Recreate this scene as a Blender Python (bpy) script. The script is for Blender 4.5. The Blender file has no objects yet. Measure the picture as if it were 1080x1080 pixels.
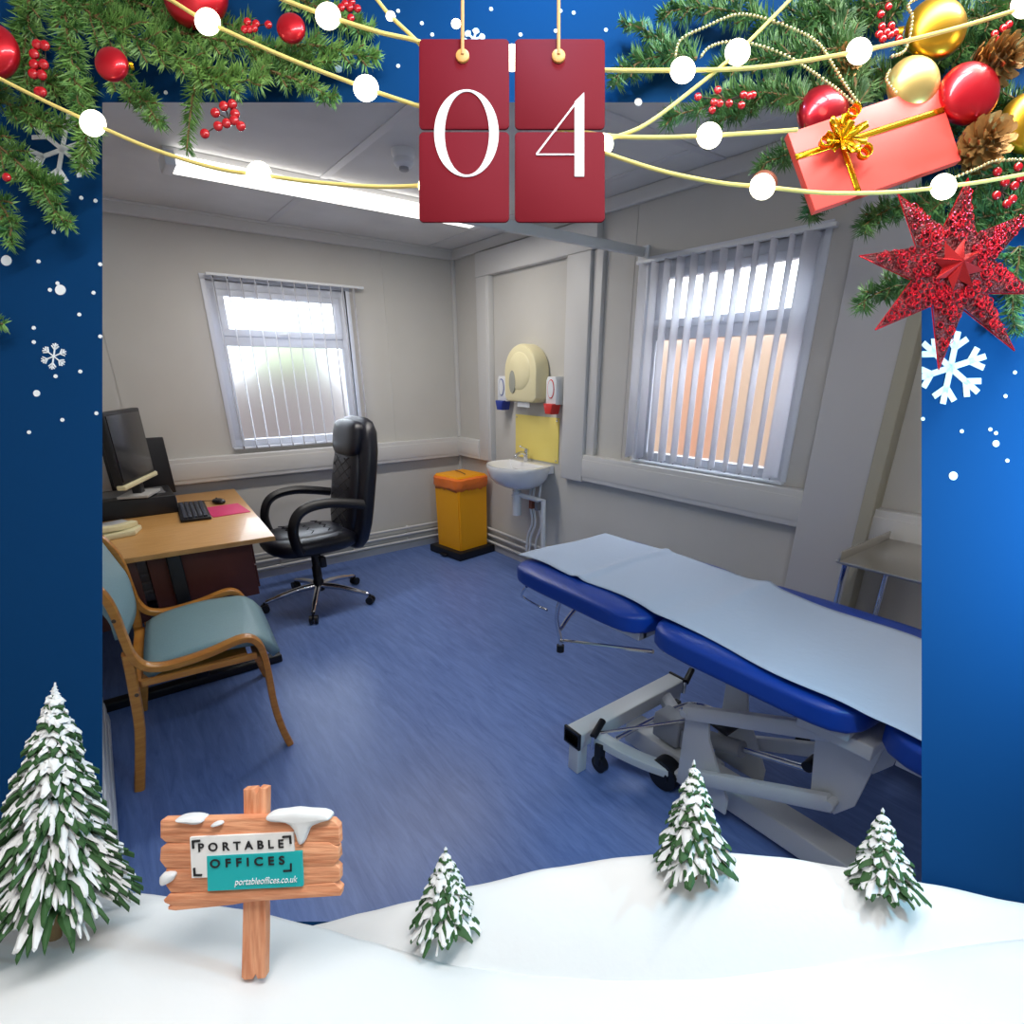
import bpy, bmesh, math, random
from mathutils import Vector, Matrix, Euler
random.seed(7)
V = Vector; PI = math.pi
sc = bpy.context.scene
COL = bpy.data.collections.new('scene'); sc.collection.children.link(COL)

# ------------------------------------------------------------------ helpers
def srgb(r, g, b):
    f = lambda c: (c/255/12.92) if c/255 <= .04045 else ((c/255+.055)/1.055)**2.4
    return (f(r), f(g), f(b), 1)

MATS = {}
def mat(name, col, rough=.5, metal=0, noise=0, nscale=20, bump=0, bscale=60, emit=None, estr=0, coat=0, col2=None, stretch=None, sheen=0, spec=.5, sss=0):
    if name in MATS: return MATS[name]
    m = bpy.data.materials.new(name); m.use_nodes = True
    nt = m.node_tree; N = nt.nodes; L = nt.links
    b = N['Principled BSDF']
    c = col if len(col) == 4 else (*col, 1)
    b.inputs['Base Color'].default_value = c
    b.inputs['Roughness'].default_value = rough
    b.inputs['Metallic'].default_value = metal
    b.inputs['Coat Weight'].default_value = coat
    b.inputs['Specular IOR Level'].default_value = spec
    b.inputs['Sheen Weight'].default_value = sheen
    tc = N.new('ShaderNodeTexCoord')
    src = tc.outputs['Object']
    if stretch:
        mp = N.new('ShaderNodeMapping'); mp.inputs['Scale'].default_value = stretch
        L.new(src, mp.inputs['Vector']); src = mp.outputs['Vector']
    if noise or col2:
        n = N.new('ShaderNodeTexNoise'); n.inputs['Scale'].default_value = nscale; n.inputs['Detail'].default_value = 5
        L.new(src, n.inputs['Vector'])
        r = N.new('ShaderNodeValToRGB')
        k = noise
        c2 = col2 if col2 else tuple(min(1, x*(1+k)) for x in c[:3])+(1,)
        c1 = c if col2 else tuple(x*(1-k) for x in c[:3])+(1,)
        r.color_ramp.elements[0].color = c1; r.color_ramp.elements[0].position = .35
        r.color_ramp.elements[1].color = c2; r.color_ramp.elements[1].position = .65
        L.new(n.outputs['Fac'], r.inputs['Fac']); L.new(r.outputs['Color'], b.inputs['Base Color'])
    if bump:
        n2 = N.new('ShaderNodeTexNoise'); n2.inputs['Scale'].default_value = bscale; n2.inputs['Detail'].default_value = 4
        L.new(src, n2.inputs['Vector'])
        bp = N.new('ShaderNodeBump'); bp.inputs['Strength'].default_value = bump; bp.inputs['Distance'].default_value = .01
        L.new(n2.outputs['Fac'], bp.inputs['Height']); L.new(bp.outputs['Normal'], b.inputs['Normal'])
    if emit:
        b.inputs['Emission Color'].default_value = emit if len(emit) == 4 else (*emit, 1)
        b.inputs['Emission Strength'].default_value = estr
    MATS[name] = m
    return m

class MB:
    """collects shapes and links them as one mesh object"""
    def __init__(s): s.b = bmesh.new()
    def _add(s, vs, fs, M=None, smooth=True):
        bv = [s.b.verts.new(M @ V(v) if M else V(v)) for v in vs]
        for f in fs:
            try:
                fa = s.b.faces.new([bv[i] for i in f]); fa.smooth = smooth
            except ValueError: pass
        return bv
    def box(s, lo, hi, bev=0, M=None):
        t = bmesh.new()
        bmesh.ops.create_cube(t, size=1)
        c = (V(lo)+V(hi))/2; d = V(hi)-V(lo)
        for v in t.verts: v.co = V((v.co.x*d.x, v.co.y*d.y, v.co.z*d.z))+c
        if bev: bmesh.ops.bevel(t, geom=list(t.edges), offset=min(bev, min(abs(x) for x in d)*.45), segments=3, profile=.5, affect='EDGES')
        s.merge(t, M); return s
    def merge(s, t, M=None, smooth=True):
        mp = {}
        for v in t.verts: mp[v] = s.b.verts.new(M @ v.co if M else v.co)
        for f in t.faces:
            try:
                fa = s.b.faces.new([mp[v] for v in f.verts]); fa.smooth = smooth
            except ValueError: pass
        t.free()
    def tube(s, pts, r, n=10, r2=None, cap=True, flat=None):
        pts = [V(p) for p in pts]
        rs = [r+( (r2 if r2 is not None else r)-r)*i/(len(pts)-1) for i in range(len(pts))] if not isinstance(r, (list, tuple)) else r
        rings = []; up = None
        for i, p in enumerate(pts):
            d = (pts[min(i+1, len(pts)-1)]-pts[max(i-1, 0)]).normalized()
            if up is None:
                up = V((0, 0, 1)) if abs(d.z) < .9 else V((1, 0, 0))
            a = d.cross(up)
            if a.length < 1e-5: a = d.orthogonal()
            a.normalize(); bb = a.cross(d).normalized(); up = bb
            ring = []
            for k in range(n):
                t = 2*PI*k/n
                if flat:   # flat=(half width along a, half thickness along b)
                    ca, sa = math.cos(t), math.sin(t); e = .45
                    q = a*(math.copysign(abs(ca)**e, ca)*flat[0]) + bb*(math.copysign(abs(sa)**e, sa)*flat[1])
                else: q = a*(math.cos(t)*rs[i])+bb*(math.sin(t)*rs[i])
                ring.append(s.b.verts.new(p+q))
            rings.append(ring)
        for i in range(len(rings)-1):
            for k in range(n):
                f = s.b.faces.new([rings[i][k], rings[i][(k+1) % n], rings[i+1][(k+1) % n], rings[i+1][k]]); f.smooth = True
        if cap:
            s.b.faces.new(rings[0][::-1]); s.b.faces.new(rings[-1])
        return s
    def cyl(s, a, b, r, r2=None, n=24): return s.tube([a, b], r, n, r2)
    def ball(s, c, r, seg=20, M=None, scale=(1, 1, 1)):
        t = bmesh.new(); bmesh.ops.create_uvsphere(t, u_segments=seg, v_segments=max(6, seg*2//3), radius=1)
        rr = V(scale)*r
        for v in t.verts: v.co = V((v.co.x*rr.x, v.co.y*rr.y, v.co.z*rr.z))+V(c)
        s.merge(t, M); return s
    def lathe(s, prof, c=(0, 0, 0), n=32, M=None):
        vs = []; fs = []
        for (r, z) in prof:
            for k in range(n):
                t = 2*PI*k/n; vs.append((c[0]+r*math.cos(t), c[1]+r*math.sin(t), c[2]+z))
        for i in range(len(prof)-1):
            for k in range(n): fs.append((i*n+k, i*n+(k+1) % n, (i+1)*n+(k+1) % n, (i+1)*n+k))
        fs.append(tuple(range(n))[::-1]); fs.append(tuple(range((len(prof)-1)*n, len(prof)*n)))
        s._add(vs, fs, M); return s
    def prism(s, poly, h0, h1, M=None, bev=0, smooth=False):
        """polygon in local xy, extruded in z from h0 to h1"""
        t = bmesh.new()
        lo = [t.verts.new((x, y, h0)) for x, y in poly]; hi = [t.verts.new((x, y, h1)) for x, y in poly]
        n = len(poly); t.faces.new(lo[::-1]); t.faces.new(hi)
        for i in range(n): t.faces.new([lo[i], lo[(i+1) % n], hi[(i+1) % n], hi[i]])
        bmesh.ops.recalc_face_normals(t, faces=t.faces)
        if bev:
            ed = [e for e in t.edges if abs(e.verts[0].co.z-e.verts[1].co.z) < 1e-7]
            bmesh.ops.bevel(t, geom=ed, offset=bev, segments=2, profile=.5, affect='EDGES')
        s.merge(t, M); return s
    def grid(s, f, nu, nv, M=None):
        vs = [f(i/nu, j/nv) for i in range(nu+1) for j in range(nv+1)]
        fs = [(i*(nv+1)+j, (i+1)*(nv+1)+j, (i+1)*(nv+1)+j+1, i*(nv+1)+j+1) for i in range(nu) for j in range(nv)]
        s._add(vs, fs, M); return s
    def build(s, name, m, parent=None, M=None, solid=0, sub=0, normals=True, offset=-1, angle=40):
        if normals: bmesh.ops.recalc_face_normals(s.b, faces=s.b.faces)
        me = bpy.data.meshes.new(name); s.b.to_mesh(me); s.b.free()
        me.set_sharp_from_angle(angle=math.radians(angle))
        me.materials.append(m)
        o = bpy.data.objects.new(name, me); COL.objects.link(o)
        if parent: o.parent = parent
        elif M is not None: o.matrix_world = M
        if solid:
            md = o.modifiers.new('solid', 'SOLIDIFY'); md.thickness = solid; md.offset = offset
        if sub:
            md = o.modifiers.new('sub', 'SUBSURF'); md.levels = sub; md.render_levels = sub
        return o

def tag(o, label=None, cat=None, group=None, kind=None):
    if label: o['label'] = label
    if cat: o['category'] = cat
    if group: o['group'] = group
    if kind: o['kind'] = kind
    return o
def thing(name, label, cat, loc=(0, 0, 0), rz=0, group=None, M=None):
    o = bpy.data.objects.new(name, None); COL.objects.link(o); o.empty_display_size = .05
    if M is not None: o.matrix_world = M
    else: o.location = loc; o.rotation_euler = (0, 0, rz)
    return tag(o, label, cat, group)
def struct(o): o['kind'] = 'structure'; return o
def copy_tree(o, parent=None):
    c = o.copy(); COL.objects.link(c)
    if parent: c.parent = parent
    for ch in list(o.children): copy_tree(ch, c)
    return c
def smooth_path(pts, n=8, closed=False):
    """Catmull-Rom through the points"""
    P = [V(p) for p in pts]; out = []
    for i in range(len(P)-1):
        p0 = P[max(i-1, 0)]; p1 = P[i]; p2 = P[i+1]; p3 = P[min(i+2, len(P)-1)]
        for k in range(n):
            t = k/n
            out.append(.5*((2*p1)+(-p0+p2)*t+(2*p0-5*p1+4*p2-p3)*t*t+(-p0+3*p1-3*p2+p3)*t**3))
    out.append(P[-1]); return out
def interp(tab, x):
    if x <= tab[0][0]: return tab[0][1]
    for (a, b), (c, d) in zip(tab, tab[1:]):
        if x <= c:
            t = (x-a)/(c-a); t = t*t*(3-2*t)*.35+t*.65
            return b+(d-b)*t
    return tab[-1][1]

# ------------------------------------------------------------------ camera
FPX = 556.; PX = 545.; PY = 612.
pit = math.radians(21.5); yaw = math.radians(52.7)
Fv = V((math.cos(yaw)*math.cos(pit), math.sin(yaw)*math.cos(pit), -math.sin(pit)))
Rv = V((math.sin(yaw), -math.cos(yaw), 0)); Uv = Rv.cross(Fv)
CAM = V((-2.6012, -4.2757, 1.5))
cd = bpy.data.cameras.new('camera'); cam = bpy.data.objects.new('camera', cd); COL.objects.link(cam)
cd.sensor_width = 36; cd.lens = FPX/1080*36; cd.shift_x = (540-PX)/1080; cd.shift_y = (PY-540)/1080; cd.clip_start = .02
cam.matrix_world = Matrix(((Rv.x, Uv.x, -Fv.x, CAM.x), (Rv.y, Uv.y, -Fv.y, CAM.y), (Rv.z, Uv.z, -Fv.z, CAM.z), (0, 0, 0, 1)))
sc.camera = cam

# ------------------------------------------------------------------ materials
M_wall = mat('wall_paint', (.57, .555, .525), .75, noise=.02, nscale=3, bump=.03, bscale=300)
M_ceil = mat('ceiling_panel', (.66, .66, .66), .7, noise=.06, nscale=2.5)
M_trim = mat('white_trim', (.62, .615, .61), .45)
M_upvc = mat('white_upvc', (.72, .75, .82), .35)
M_beech = mat('beech', srgb(206, 142, 62), .38, col2=srgb(190, 120, 46), nscale=9, stretch=(1, 1, 8), coat=.3)
M_desk = mat('desk_beech', srgb(214, 164, 100), .32, col2=srgb(203, 150, 86), nscale=10, stretch=(1, 10, 1), coat=.2)
M_darkwood = mat('dark_brown_panel', srgb(92, 44, 32), .5, noise=.15, nscale=6, stretch=(1, 1, .2))
M_teal = mat('teal_vinyl', srgb(134, 168, 178), .5, noise=.06, nscale=220, bump=.05, bscale=400)
M_leather = mat('black_leather', srgb(17, 19, 32), .34, bump=.15, bscale=180, spec=.6)
M_black = mat('black_plastic', srgb(17, 17, 24), .45)
M_blackg = mat('black_gloss', srgb(14, 14, 22), .2)
M_chrome = mat('chrome', (.75, .76, .8, 1), .15, metal=1)
M_steel = mat('brushed_steel', (.62, .6, .56, 1), .28, metal=1, bump=.02, bscale=200)
M_blue = mat('royal_blue_vinyl', srgb(14, 62, 160), .38, bump=.05, bscale=250)
M_paper = mat('paper_roll', (.47, .56, .72), .75, bump=.12, bscale=45)
M_grey = mat('grey_painted_steel', srgb(206, 212, 216), .35)
M_yellow = mat('yellow_plastic', srgb(250, 170, 8), .45)
M_orange = mat('orange_bag', srgb(255, 128, 48), .4, bump=.5, bscale=30)
M_cream = mat('cream_plastic', srgb(232, 222, 180), .35)
M_white = mat('white_plastic', (.75, .77, .8), .35)
M_ceramic = mat('ceramic', (.8, .8, .82), .12, coat=.5)
M_splash = mat('yellow_splashback', srgb(238, 218, 120), .35)

def floor_mat():
    m = bpy.data.materials.new('blue_vinyl_floor'); m.use_nodes = True; nt = m.node_tree; N = nt.nodes; L = nt.links
    b = N['Principled BSDF']; tc = N.new('ShaderNodeTexCoord')
    mp = N.new('ShaderNodeMapping'); mp.inputs['Rotation'].default_value = (0, 0, .12); mp.inputs['Scale'].default_value = (22, 2.6, 1)
    L.new(tc.outputs['Object'], mp.inputs['Vector'])
    n = N.new('ShaderNodeTexNoise'); n.inputs['Scale'].default_value = 1.6; n.inputs['Detail'].default_value = 9; n.inputs['Roughness'].default_value = .7; n.inputs['Distortion'].default_value = .8
    L.new(mp.outputs['Vector'], n.inputs['Vector'])
    r = N.new('ShaderNodeValToRGB'); e = r.color_ramp.elements
    e[0].position = .3; e[0].color = (.085, .155, .42, 1); e[1].position = .7; e[1].color = (.17, .27, .60, 1)
    L.new(n.outputs['Fac'], r.inputs['Fac']); L.new(r.outputs['Color'], b.inputs['Base Color'])
    b.inputs['Roughness'].default_value = .36
    bp = N.new('ShaderNodeBump'); bp.inputs['Strength'].default_value = .04
    L.new(n.outputs['Fac'], bp.inputs['Height']); L.new(bp.outputs['Normal'], b.inputs['Normal'])
    return m
def frosted():
    m = bpy.data.materials.new('frosted_glass'); m.use_nodes = True; nt = m.node_tree; N = nt.nodes; L = nt.links
    b = N['Principled BSDF']; b.inputs['Transmission Weight'].default_value = 1; b.inputs['Roughness'].default_value = .45
    b.inputs['IOR'].default_value = 1.12; b.inputs['Base Color'].default_value = (.97, .98, 1, 1)
    return m
M_floor = floor_mat(); M_glass = frosted()

# ------------------------------------------------------------------ room shell
XL = -3.02; YE = -5.3; H = 2.42; T = .08
struct(MB().box((XL-T, YE-T, -.05), (T, T, 0)).build('floor', M_floor))
c = MB().box((XL-T, YE-T, H), (T, T, H+.06)).build('ceiling', M_ceil); struct(c)
st = MB()
for x in (-1.42, -2.62, -.24): st.box((x-.02, YE, H-.004), (x+.02, 0, H+.001), .001)
st.box((XL, -2.5, H-.005), (0, -2.46, H+.001), .001)
struct(st.build('trim_1', mat('ceiling_strip', (.62, .62, .64), .5)))
WA = (-1.86, -.94, 1.0, 2.06)     # window opening in the far wall  x0 x1 z0 z1
WB = (-3.0, -2.08, 1.0, 2.06)     # window opening in the right wall y0 y1 z0 z1
a = MB()
a.box((XL-T, 0, 0), (WA[0], T, H)); a.box((WA[1], 0, 0), (T, T, H)); a.box((WA[0], 0, 0), (WA[1], T, WA[2])); a.box((WA[0], 0, WA[3]), (WA[1], T, H))
struct(a.build('wall_back', M_wall))
a = MB()
a.box((0, YE-T, 0), (T, WB[0], H)); a.box((0, WB[1], 0), (T, 0, H)); a.box((0, WB[0], 0), (T, WB[1], WB[2])); a.box((0, WB[0], WB[3]), (T, WB[1], H))
struct(a.build('wall_right', M_wall))
struct(MB().box((XL-T, YE-T, 0), (XL, T, H)).build('wall_left', M_wall))
struct(MB().box((XL-T, YE-T, 0), (T, YE, H)).build('wall_front', M_wall))
# cornice, dado trunking, casings, pilaster
a = MB(); a.box((XL, -.035, H-.07), (0, 0, H), .008); a.box((XL, -.05, H-.012), (0, 0, H), .003); struct(a.build('trim_2', M_trim))
a = MB(); a.box((-.035, YE, H-.07), (0, 0, H), .008); struct(a.build('trim_3', M_trim))
def trunk(lo, hi, n, axis):
    m = MB(); m.box(lo, hi, .006)
    # lid lines
    if axis == 'x': m.box((lo[0], lo[1]-.004, lo[2]+.03), (hi[0], lo[1]+.002, hi[2]-.03), .002)
    else: m.box((lo[0]-.004, lo[1], lo[2]+.03), (lo[0]+.002, hi[1], hi[2]-.03), .002)
    return struct(m.build('trim_%d' % n, M_trim))
trunk((XL, -.06, .79), (-.02, 0, .96), 4, 'x')
trunk((-.06, -3.17, .81), (0, -1.67, .985), 5, 'y')
trunk((-.06, YE, .80), (0, -3.42, .96), 6, 'y')
trunk((-.06, -.40, .80), (0, -.02, .96), 7, 'y')
a = MB(); a.box((-.05, -.57, .80), (0, -.402, 2.178), .004); a.box((-.055, -.55, .81), (-.045, -.50, 2.17), .002)
a.box((-.051, -1.70, 2.18), (0, -.398, 2.34), .004); a.box((-.054, -1.66, .80), (0, -1.45, 2.178), .004); a.box((-.03, -1.74, .985), (0, -1.661, 2.178), .004)
struct(a.build('trim_8', M_trim))
a = MB(); a.box((-.07, -3.41, 0), (0, -3.15, H), .004); struct(a.build('trim_9', mat('pilaster_paint', (.55, .55, .57), .6)))
a = MB(); a.box((-.085, -3.455, 0), (0, -3.405, H), .004); struct(a.build('trim_10', mat('pilaster_shade_side', (.42, .40, .32), .6)))  # shaded side of the pilaster, its shade put into the olive colour
a = MB(); a.box((-.03, -.03, 0), (0, 0, H), .004); struct(a.build('trim_11', M_trim))
a = MB()
for z in (.02,): a.box((XL, -.012, 0), (0, 0, .055), .003); a.box((-.012, YE, 0), (0, 0, .055), .003)
struct(a.build('baseboard_back', M_trim))
a = MB()
for x in (-2.45, -.62): a.box((x-.012, -.003, .96), (x+.012, .001, H-.06))
for y in (-1.95,): a.box((-.003, y-.012, .98), (.001, y+.012, H-.06))
struct(a.build('trim_12', M_wall))

def window(n, w, rot):
    """window frame in local x (along wall), z; y=0 is the inner wall face, +y outward"""
    root = thing('window_%d' % n, None, None); root['kind'] = 'structure'; del_keys = None
    root.location = (w[4], w[5], 0); root.rotation_euler = (0, 0, rot)
    W = w[1]-w[0]; z0, z1 = w[2], w[3]; t = .05; zm = z0+(z1-z0)*.66; d0, d1 = .02, .07
    f = MB()
    f.box((0, d0, z0), (W, d1, z0+t), .004); f.box((0, d0, z1-t), (W, d1, z1), .004)
    f.box((0, d0+.001, z0+t-.002), (t, d1, z1-t+.002), .001); f.box((W-t, d0+.001, z0+t-.002), (W, d1, z1-t+.002), .001)
    f.box((t, d0, zm-.03), (W-t, d1, zm+.03), .004)
    f.box((t, d0-.012, zm+.03), (W-t, d0+.03, zm+.075), .006); f.box((t, d0-.012, z1-t-.04), (W-t, d0+.03, z1-t), .006)
    f.box((t, d0-.011, zm+.073), (t+.045, d0+.03, z1-t-.038), .001); f.box((W-t-.045, d0-.011, zm+.073), (W-t, d0+.03, z1-t-.038), .001)
    f.box((t*.9, d0-.004, z0+t*.9), (t+.015, d0+.02, zm-.03), .003); f.box((W-t-.015, d0-.004, z0+t*.9), (W-t*.9, d0+.02, zm-.03), .003)
    f.build('window_frame', M_upvc, root)
    g = MB(); g.box((t, .045, z0+t), (W-t, .051, zm-.03)); g.box((t+.045, .045, zm+.075), (W-t-.045, .051, z1-t-.04)); g.build('pane', M_glass, root)
    h = MB(); h.box((W/2-.025, d0-.02, zm+.04), (W/2+.025, d0-.01, zm+.06), .003); h.tube([(W/2, d0-.02, zm+.05), (W/2-.005, d0-.045, zm+.05), (W/2-.06, d0-.048, zm+.045)], .006)
    h.build('window_handle', M_white, root)
    s = MB(); s.box((-.02, -.03, z0-.012), (W+.02, .05, z0+.002), .004); s.box((-.028, -.007, z0+.002), (0, .02, z1), .001); s.box((W, -.007, z0+.002), (W+.028, .02, z1), .001); s.box((-.03, -.008, z1), (W+.03, .02, z1+.03), .003)
    s.build('window_sill', M_upvc, root)
    return root
window(1, (*WA, WA[0], 0), 0)
window(2, (*WB, 0, WB[1]), -PI/2)

M_slat = bpy.data.materials.new('blind_fabric'); M_slat.use_nodes = True
nt = M_slat.node_tree; bb = nt.nodes['Principled BSDF']; bb.inputs['Base Color'].default_value = (.82, .84, .86, 1); bb.inputs['Roughness'].default_value = .8
tl = nt.nodes.new('ShaderNodeBsdfTranslucent'); tl.inputs['Color'].default_value = (.95, .96, 1, 1)
mx = nt.nodes.new('ShaderNodeMixShader'); mx.inputs[0].default_value = .88
nt.links.new(bb.outputs[0], mx.inputs[1]); nt.links.new(tl.outputs[0], mx.inputs[2]); nt.links.new(mx.outputs[0], nt.nodes['Material Output'].inputs['Surface'])

def blind(label, loc, rot, L, z0, z1, xs, angs, w=.089):
    r = thing('vertical_blind', label, 'blind', loc, rot)
    h = MB(); h.box((-.02, -.07, z1), (L+.02, -.04, z1+.016), .002); h.box((0, -.04, z1+.006), (.02, 0, z1+.02)); h.box((L-.02, -.04, z1+.006), (L, 0, z1+.02))
    h.build('headrail', M_white, r)
    for x, an in zip(xs, angs):
        s = MB()
        def f(a, b, x=x, an=an):
            q = (a-.5)*w; bow = .006*math.cos((a-.5)*PI)
            return (x+math.cos(an)*q-math.sin(an)*bow, -.055+math.sin(an)*q+math.cos(an)*bow, z0+(z1-z0)*b)
        s.grid(f, 6, 1)
        o = s.build('slat', M_slat, r, solid=.0008, normals=False)
        wgt = MB(); wgt.box((x-.003, -.058, z0-.006), (x+.003, -.052, z0+.014), .001); wgt.box((x-.003, -.058, z1-.012), (x+.003, -.052, z1+.002))
        wgt.build('slat_weight', mat('dark_clip', (.05, .05, .06), .5), o)
    ch = MB(); ch.tube([(xs[0]-.02, -.055, z0+.008), (xs[-1]+.02, -.055, z0+.008)], .0012, 5); ch.build('bottom_chain', M_white, r)
    return r
n = 12
blind('white vertical blind over the smaller window on the far wall above the office chair', (-1.84, 0, 0), 0, 1.0, 1.0, 2.075,
      [.02+.084*i for i in range(n)], [math.radians(75)]*n)
blind('wide-slatted white vertical blind over the right-hand window above the examination couch', (0, -2.05, 0), -PI/2, 1.0, 1.02, 2.05,
      [.02+.082*i for i in range(n)], [math.radians(-80+2*(i % 3)) for i in range(n-1)]+[math.radians(-112)])

# outside: brick wall and ground seen through frosted panes
def brick():
    m = bpy.data.materials.new('orange_brick'); m.use_nodes = True; nt = m.node_tree
    t = nt.nodes.new('ShaderNodeTexBrick'); t.inputs['Scale'].default_value = 4
    t.inputs['Color1'].default_value = (.34, .15, .08, 1); t.inputs['Color2'].default_value = (.30, .13, .07, 1); t.inputs['Mortar'].default_value = (.28, .19, .13, 1)
    nt.links.new(t.outputs['Color'], nt.nodes['Principled BSDF'].inputs['Base Color']); return m
M_brick = brick()
tag(MB().box((1.7, -4.6, -.6), (1.9, 3.5, 1.95)).build('brick_wall', M_brick), 'orange brick wall outside, blurred behind the frosted right-hand window', 'wall')
tag(MB().box((-7, 6.0, -.6), (1.5, 6.15, 1.55)).build('garden_fence', mat('brown_fence', (.08, .062, .058), .8, noise=.2, nscale=6)), 'brown fence outside, blurred low behind the frosted far window', 'fence')
hb = MB()
for i in range(60): hb.ball((random.uniform(-6.5, 1.4), 7.2+random.uniform(-.3, .3), random.uniform(.2, 2.4)), random.uniform(.3, .5), 8)
tag(hb.build('green_hedge', mat('hedge', (.16, .2, .09), .8, noise=.3, nscale=5)), 'green hedge outside beyond the fence, blurred through the far window', 'hedge')
gm = MB().box((-30, .2, -.7), (30, 40, -.6)); gm.box((.2, -30, -.7), (30, .2, -.6))
struct(gm.build('ground', mat('gravel', (.14, .125, .12), .9, noise=.2)))

# ------------------------------------------------------------------ ceiling things
r = thing('ceiling_light', 'long white fluorescent batten light glowing on the ceiling', 'light', (-1.28, -1.06, H))
b_ = MB(); b_.box((-.84, -.045, -.05), (.84, .045, 0), .006); b_.build('housing', M_trim, r)
Mlamp = mat('lamp_diffuser', (.9, .9, .9), .4, emit=(1, .96, .9), estr=2.6)
d_ = MB()
sec = [(-.075, -.035), (-.06, -.075), (.06, -.075), (.075, -.035)]
d_.prism([(y, z) for y, z in sec], -.80, .80, M=Matrix(((0, 0, 1, 0), (1, 0, 0, 0), (0, 1, 0, 0), (0, 0, 0, 1))), bev=.004); d_.build('diffuser', Mlamp, r)
e_ = MB(); e_.box((-.845, -.08, -.08), (-.80, .08, -.02), .008); e_.build('end_cap', M_white, r)
e_ = MB(); e_.box((.80, -.08, -.08), (.845, .08, -.02), .008); e_.build('end_cap', M_white, r)
r2 = copy_tree(r); r2.location = (-2.12, -4.15, H); r2['label'] = 'added second batten light, out of view on the ceiling, lighting the display board'  # unseen copy of the batten, added to light the display from the camera side
r = thing('smoke_detector', 'round white smoke detector on the ceiling beside the long light', 'smoke detector', (-1.26, -1.68, H))
MB().lathe([(.052, 0), (.052, -.02), (.044, -.03)]).build('base', M_white, r)
MB().lathe([(.043, -.028), (.045, -.05), (.036, -.062), (.02, -.064)]).build('cap', M_white, r)
MB().lathe([(.02, -.06), (.022, -.075), (.012, -.08)]).build('sensor', mat('sensor_grey', (.4, .4, .42), .4), r)
r = thing('curtain_rail', 'pale grey privacy curtain rail running from the right wall beside the wide blind', 'curtain rail', (0, -2.03, 2.115))
MB().box((-1.25, -.014, -.022), (0, .014, .022), .003).build('rail', mat('rail_grey', (.6, .61, .6), .4), r)
MB().box((-.02, -.035, -.04), (0, .035, .03), .004).build('wall_bracket', M_white, r)
MB().cyl((-1.23, 0, .02), (-1.23, 0, H-2.115), .006).build('drop_rod', M_chrome, r)

# ------------------------------------------------------------------ pipes along the skirting
def pipe(z, off, lab):
    m = MB(); m.tube([(-2.9, -off, z), (-off-.02, -off, z), (-off, -off-.02, z), (-off, -1.45, z)], .0115, 10)
    for x in (-2.3, -1.7, -1.1, -.6, -.25): m.box((x-.008, -off-.012, z-.012), (x+.008, 0, z+.012), .002)
    o = m.build('heating_pipe', M_trim); tag(o, lab, 'pipe', 'pipes along the foot of the wall')
pipe(.085, .035, 'lowest white pipe running round the foot of the wall')
pipe(.145, .035, 'middle white pipe of three running round the foot of the wall')
pipe(.205, .035, 'topmost white pipe of three running round the foot of the wall')

# ------------------------------------------------------------------ desk
r = thing('office_desk', 'beech-topped office desk with dark panels under it, against the left wall', 'desk', (-2.45, -.78, 0))
MB().prism([(-.50, -.66), (.43, -.71), (.51, .70), (-.50, .70)], .705, .73, bev=.003).build('desktop', M_desk, r)
p = MB(); p.box((-.12, -.60, .40), (.33, -.15, .70), .004); p.build('pedestal', M_darkwood, r)
p = MB(); p.box((-.50, -.60, .38), (-.16, -.575, .70), .004); p.build('side_panel', M_darkwood, r)
p = MB(); p.box((.335, -.57, .43), (.345, -.18, .55), .003); p.box((.335, -.57, .56), (.345, -.18, .69), .003); p.build('drawer_front', M_darkwood, r)
for y in (-.66, .6):
    p = MB(); p.box((-.45, y, .0), (.37, y+.06, .045), .008); p.build('foot', M_black, r)
    p = MB(); p.box((-.045, y, .04), (.015, y+.05, .70), .006); p.build('leg', M_black, r)
p = MB(); p.box((-.42, -.55, .30), (-.40, .6, .70), .003); p.build('modesty_panel', M_darkwood, r)

# things on the desk
def R_(loc, rz): return Matrix.Translation(loc) @ Matrix.Rotation(rz, 4, 'Z')
r = thing('desktop_computer', 'black desktop computer lying flat on the desk under the monitor', 'computer', (-2.54, -.44, .73))
MB().box((-.21, -.19, 0), (.20, .17, .105), .006).build('case', M_black, r)
MB().box((-.15, -.1, .105), (.16, .12, .109), .002).build('lid_panel', mat('grey_vent', (.16, .16, .17), .5), r)
MB().box((.198, -.15, .02), (.205, .13, .085), .002).build('front_panel', mat('grey_front', (.2, .2, .22), .4), r)
dirn = V((math.cos(math.radians(67.7)), math.sin(math.radians(67.7)), 0))
mrz = math.radians(67.7)
r = thing('monitor', 'black flat monitor with a cream lower edge standing on the desktop computer', 'monitor', (-2.50, -.55, .84), mrz)
MB().box((-.25, -.02, .09), (.22, .02, .47), .006).build('housing', M_black, r)
MB().box((-.235, -.024, .115), (.205, -.018, .452), .001).build('screen', M_blackg, r)
MB().box((-.255, -.034, .075), (.225, .01, .10), .006).build('speaker_bar', M_cream, r)
MB().box((-.03, -.015, .015), (.03, .03, .12), .004).build('neck', M_black, r)
MB().prism([(-.1, -.07), (.1, -.07), (.11, .08), (-.11, .08)], .001, .016, bev=.003).build('stand_base', mat('silver_plastic', (.5, .5, .5), .4), r)
r = thing('monitor', 'black monitor seen from its back with four bright screws, behind the other monitor', 'monitor', (-2.43, -.13, .73))
MB().box((-.2, -.02, .03), (.135, .01, .385), .006, Matrix.Rotation(-.08, 4, 'X')).build('housing', M_black, r)
s_ = MB()
for x, z in ((-.01, .26), (.03, .27), (.0, .19), (.045, .185)): s_.ball((x, -.002-z*0.08-.022+.045*0, z), .0045, 8)
s_.build('screws', M_chrome, r)
MB().box((-.1, -.02, 0), (.1, .05, .03), .006).build('stand_base', M_black, r)
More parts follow.
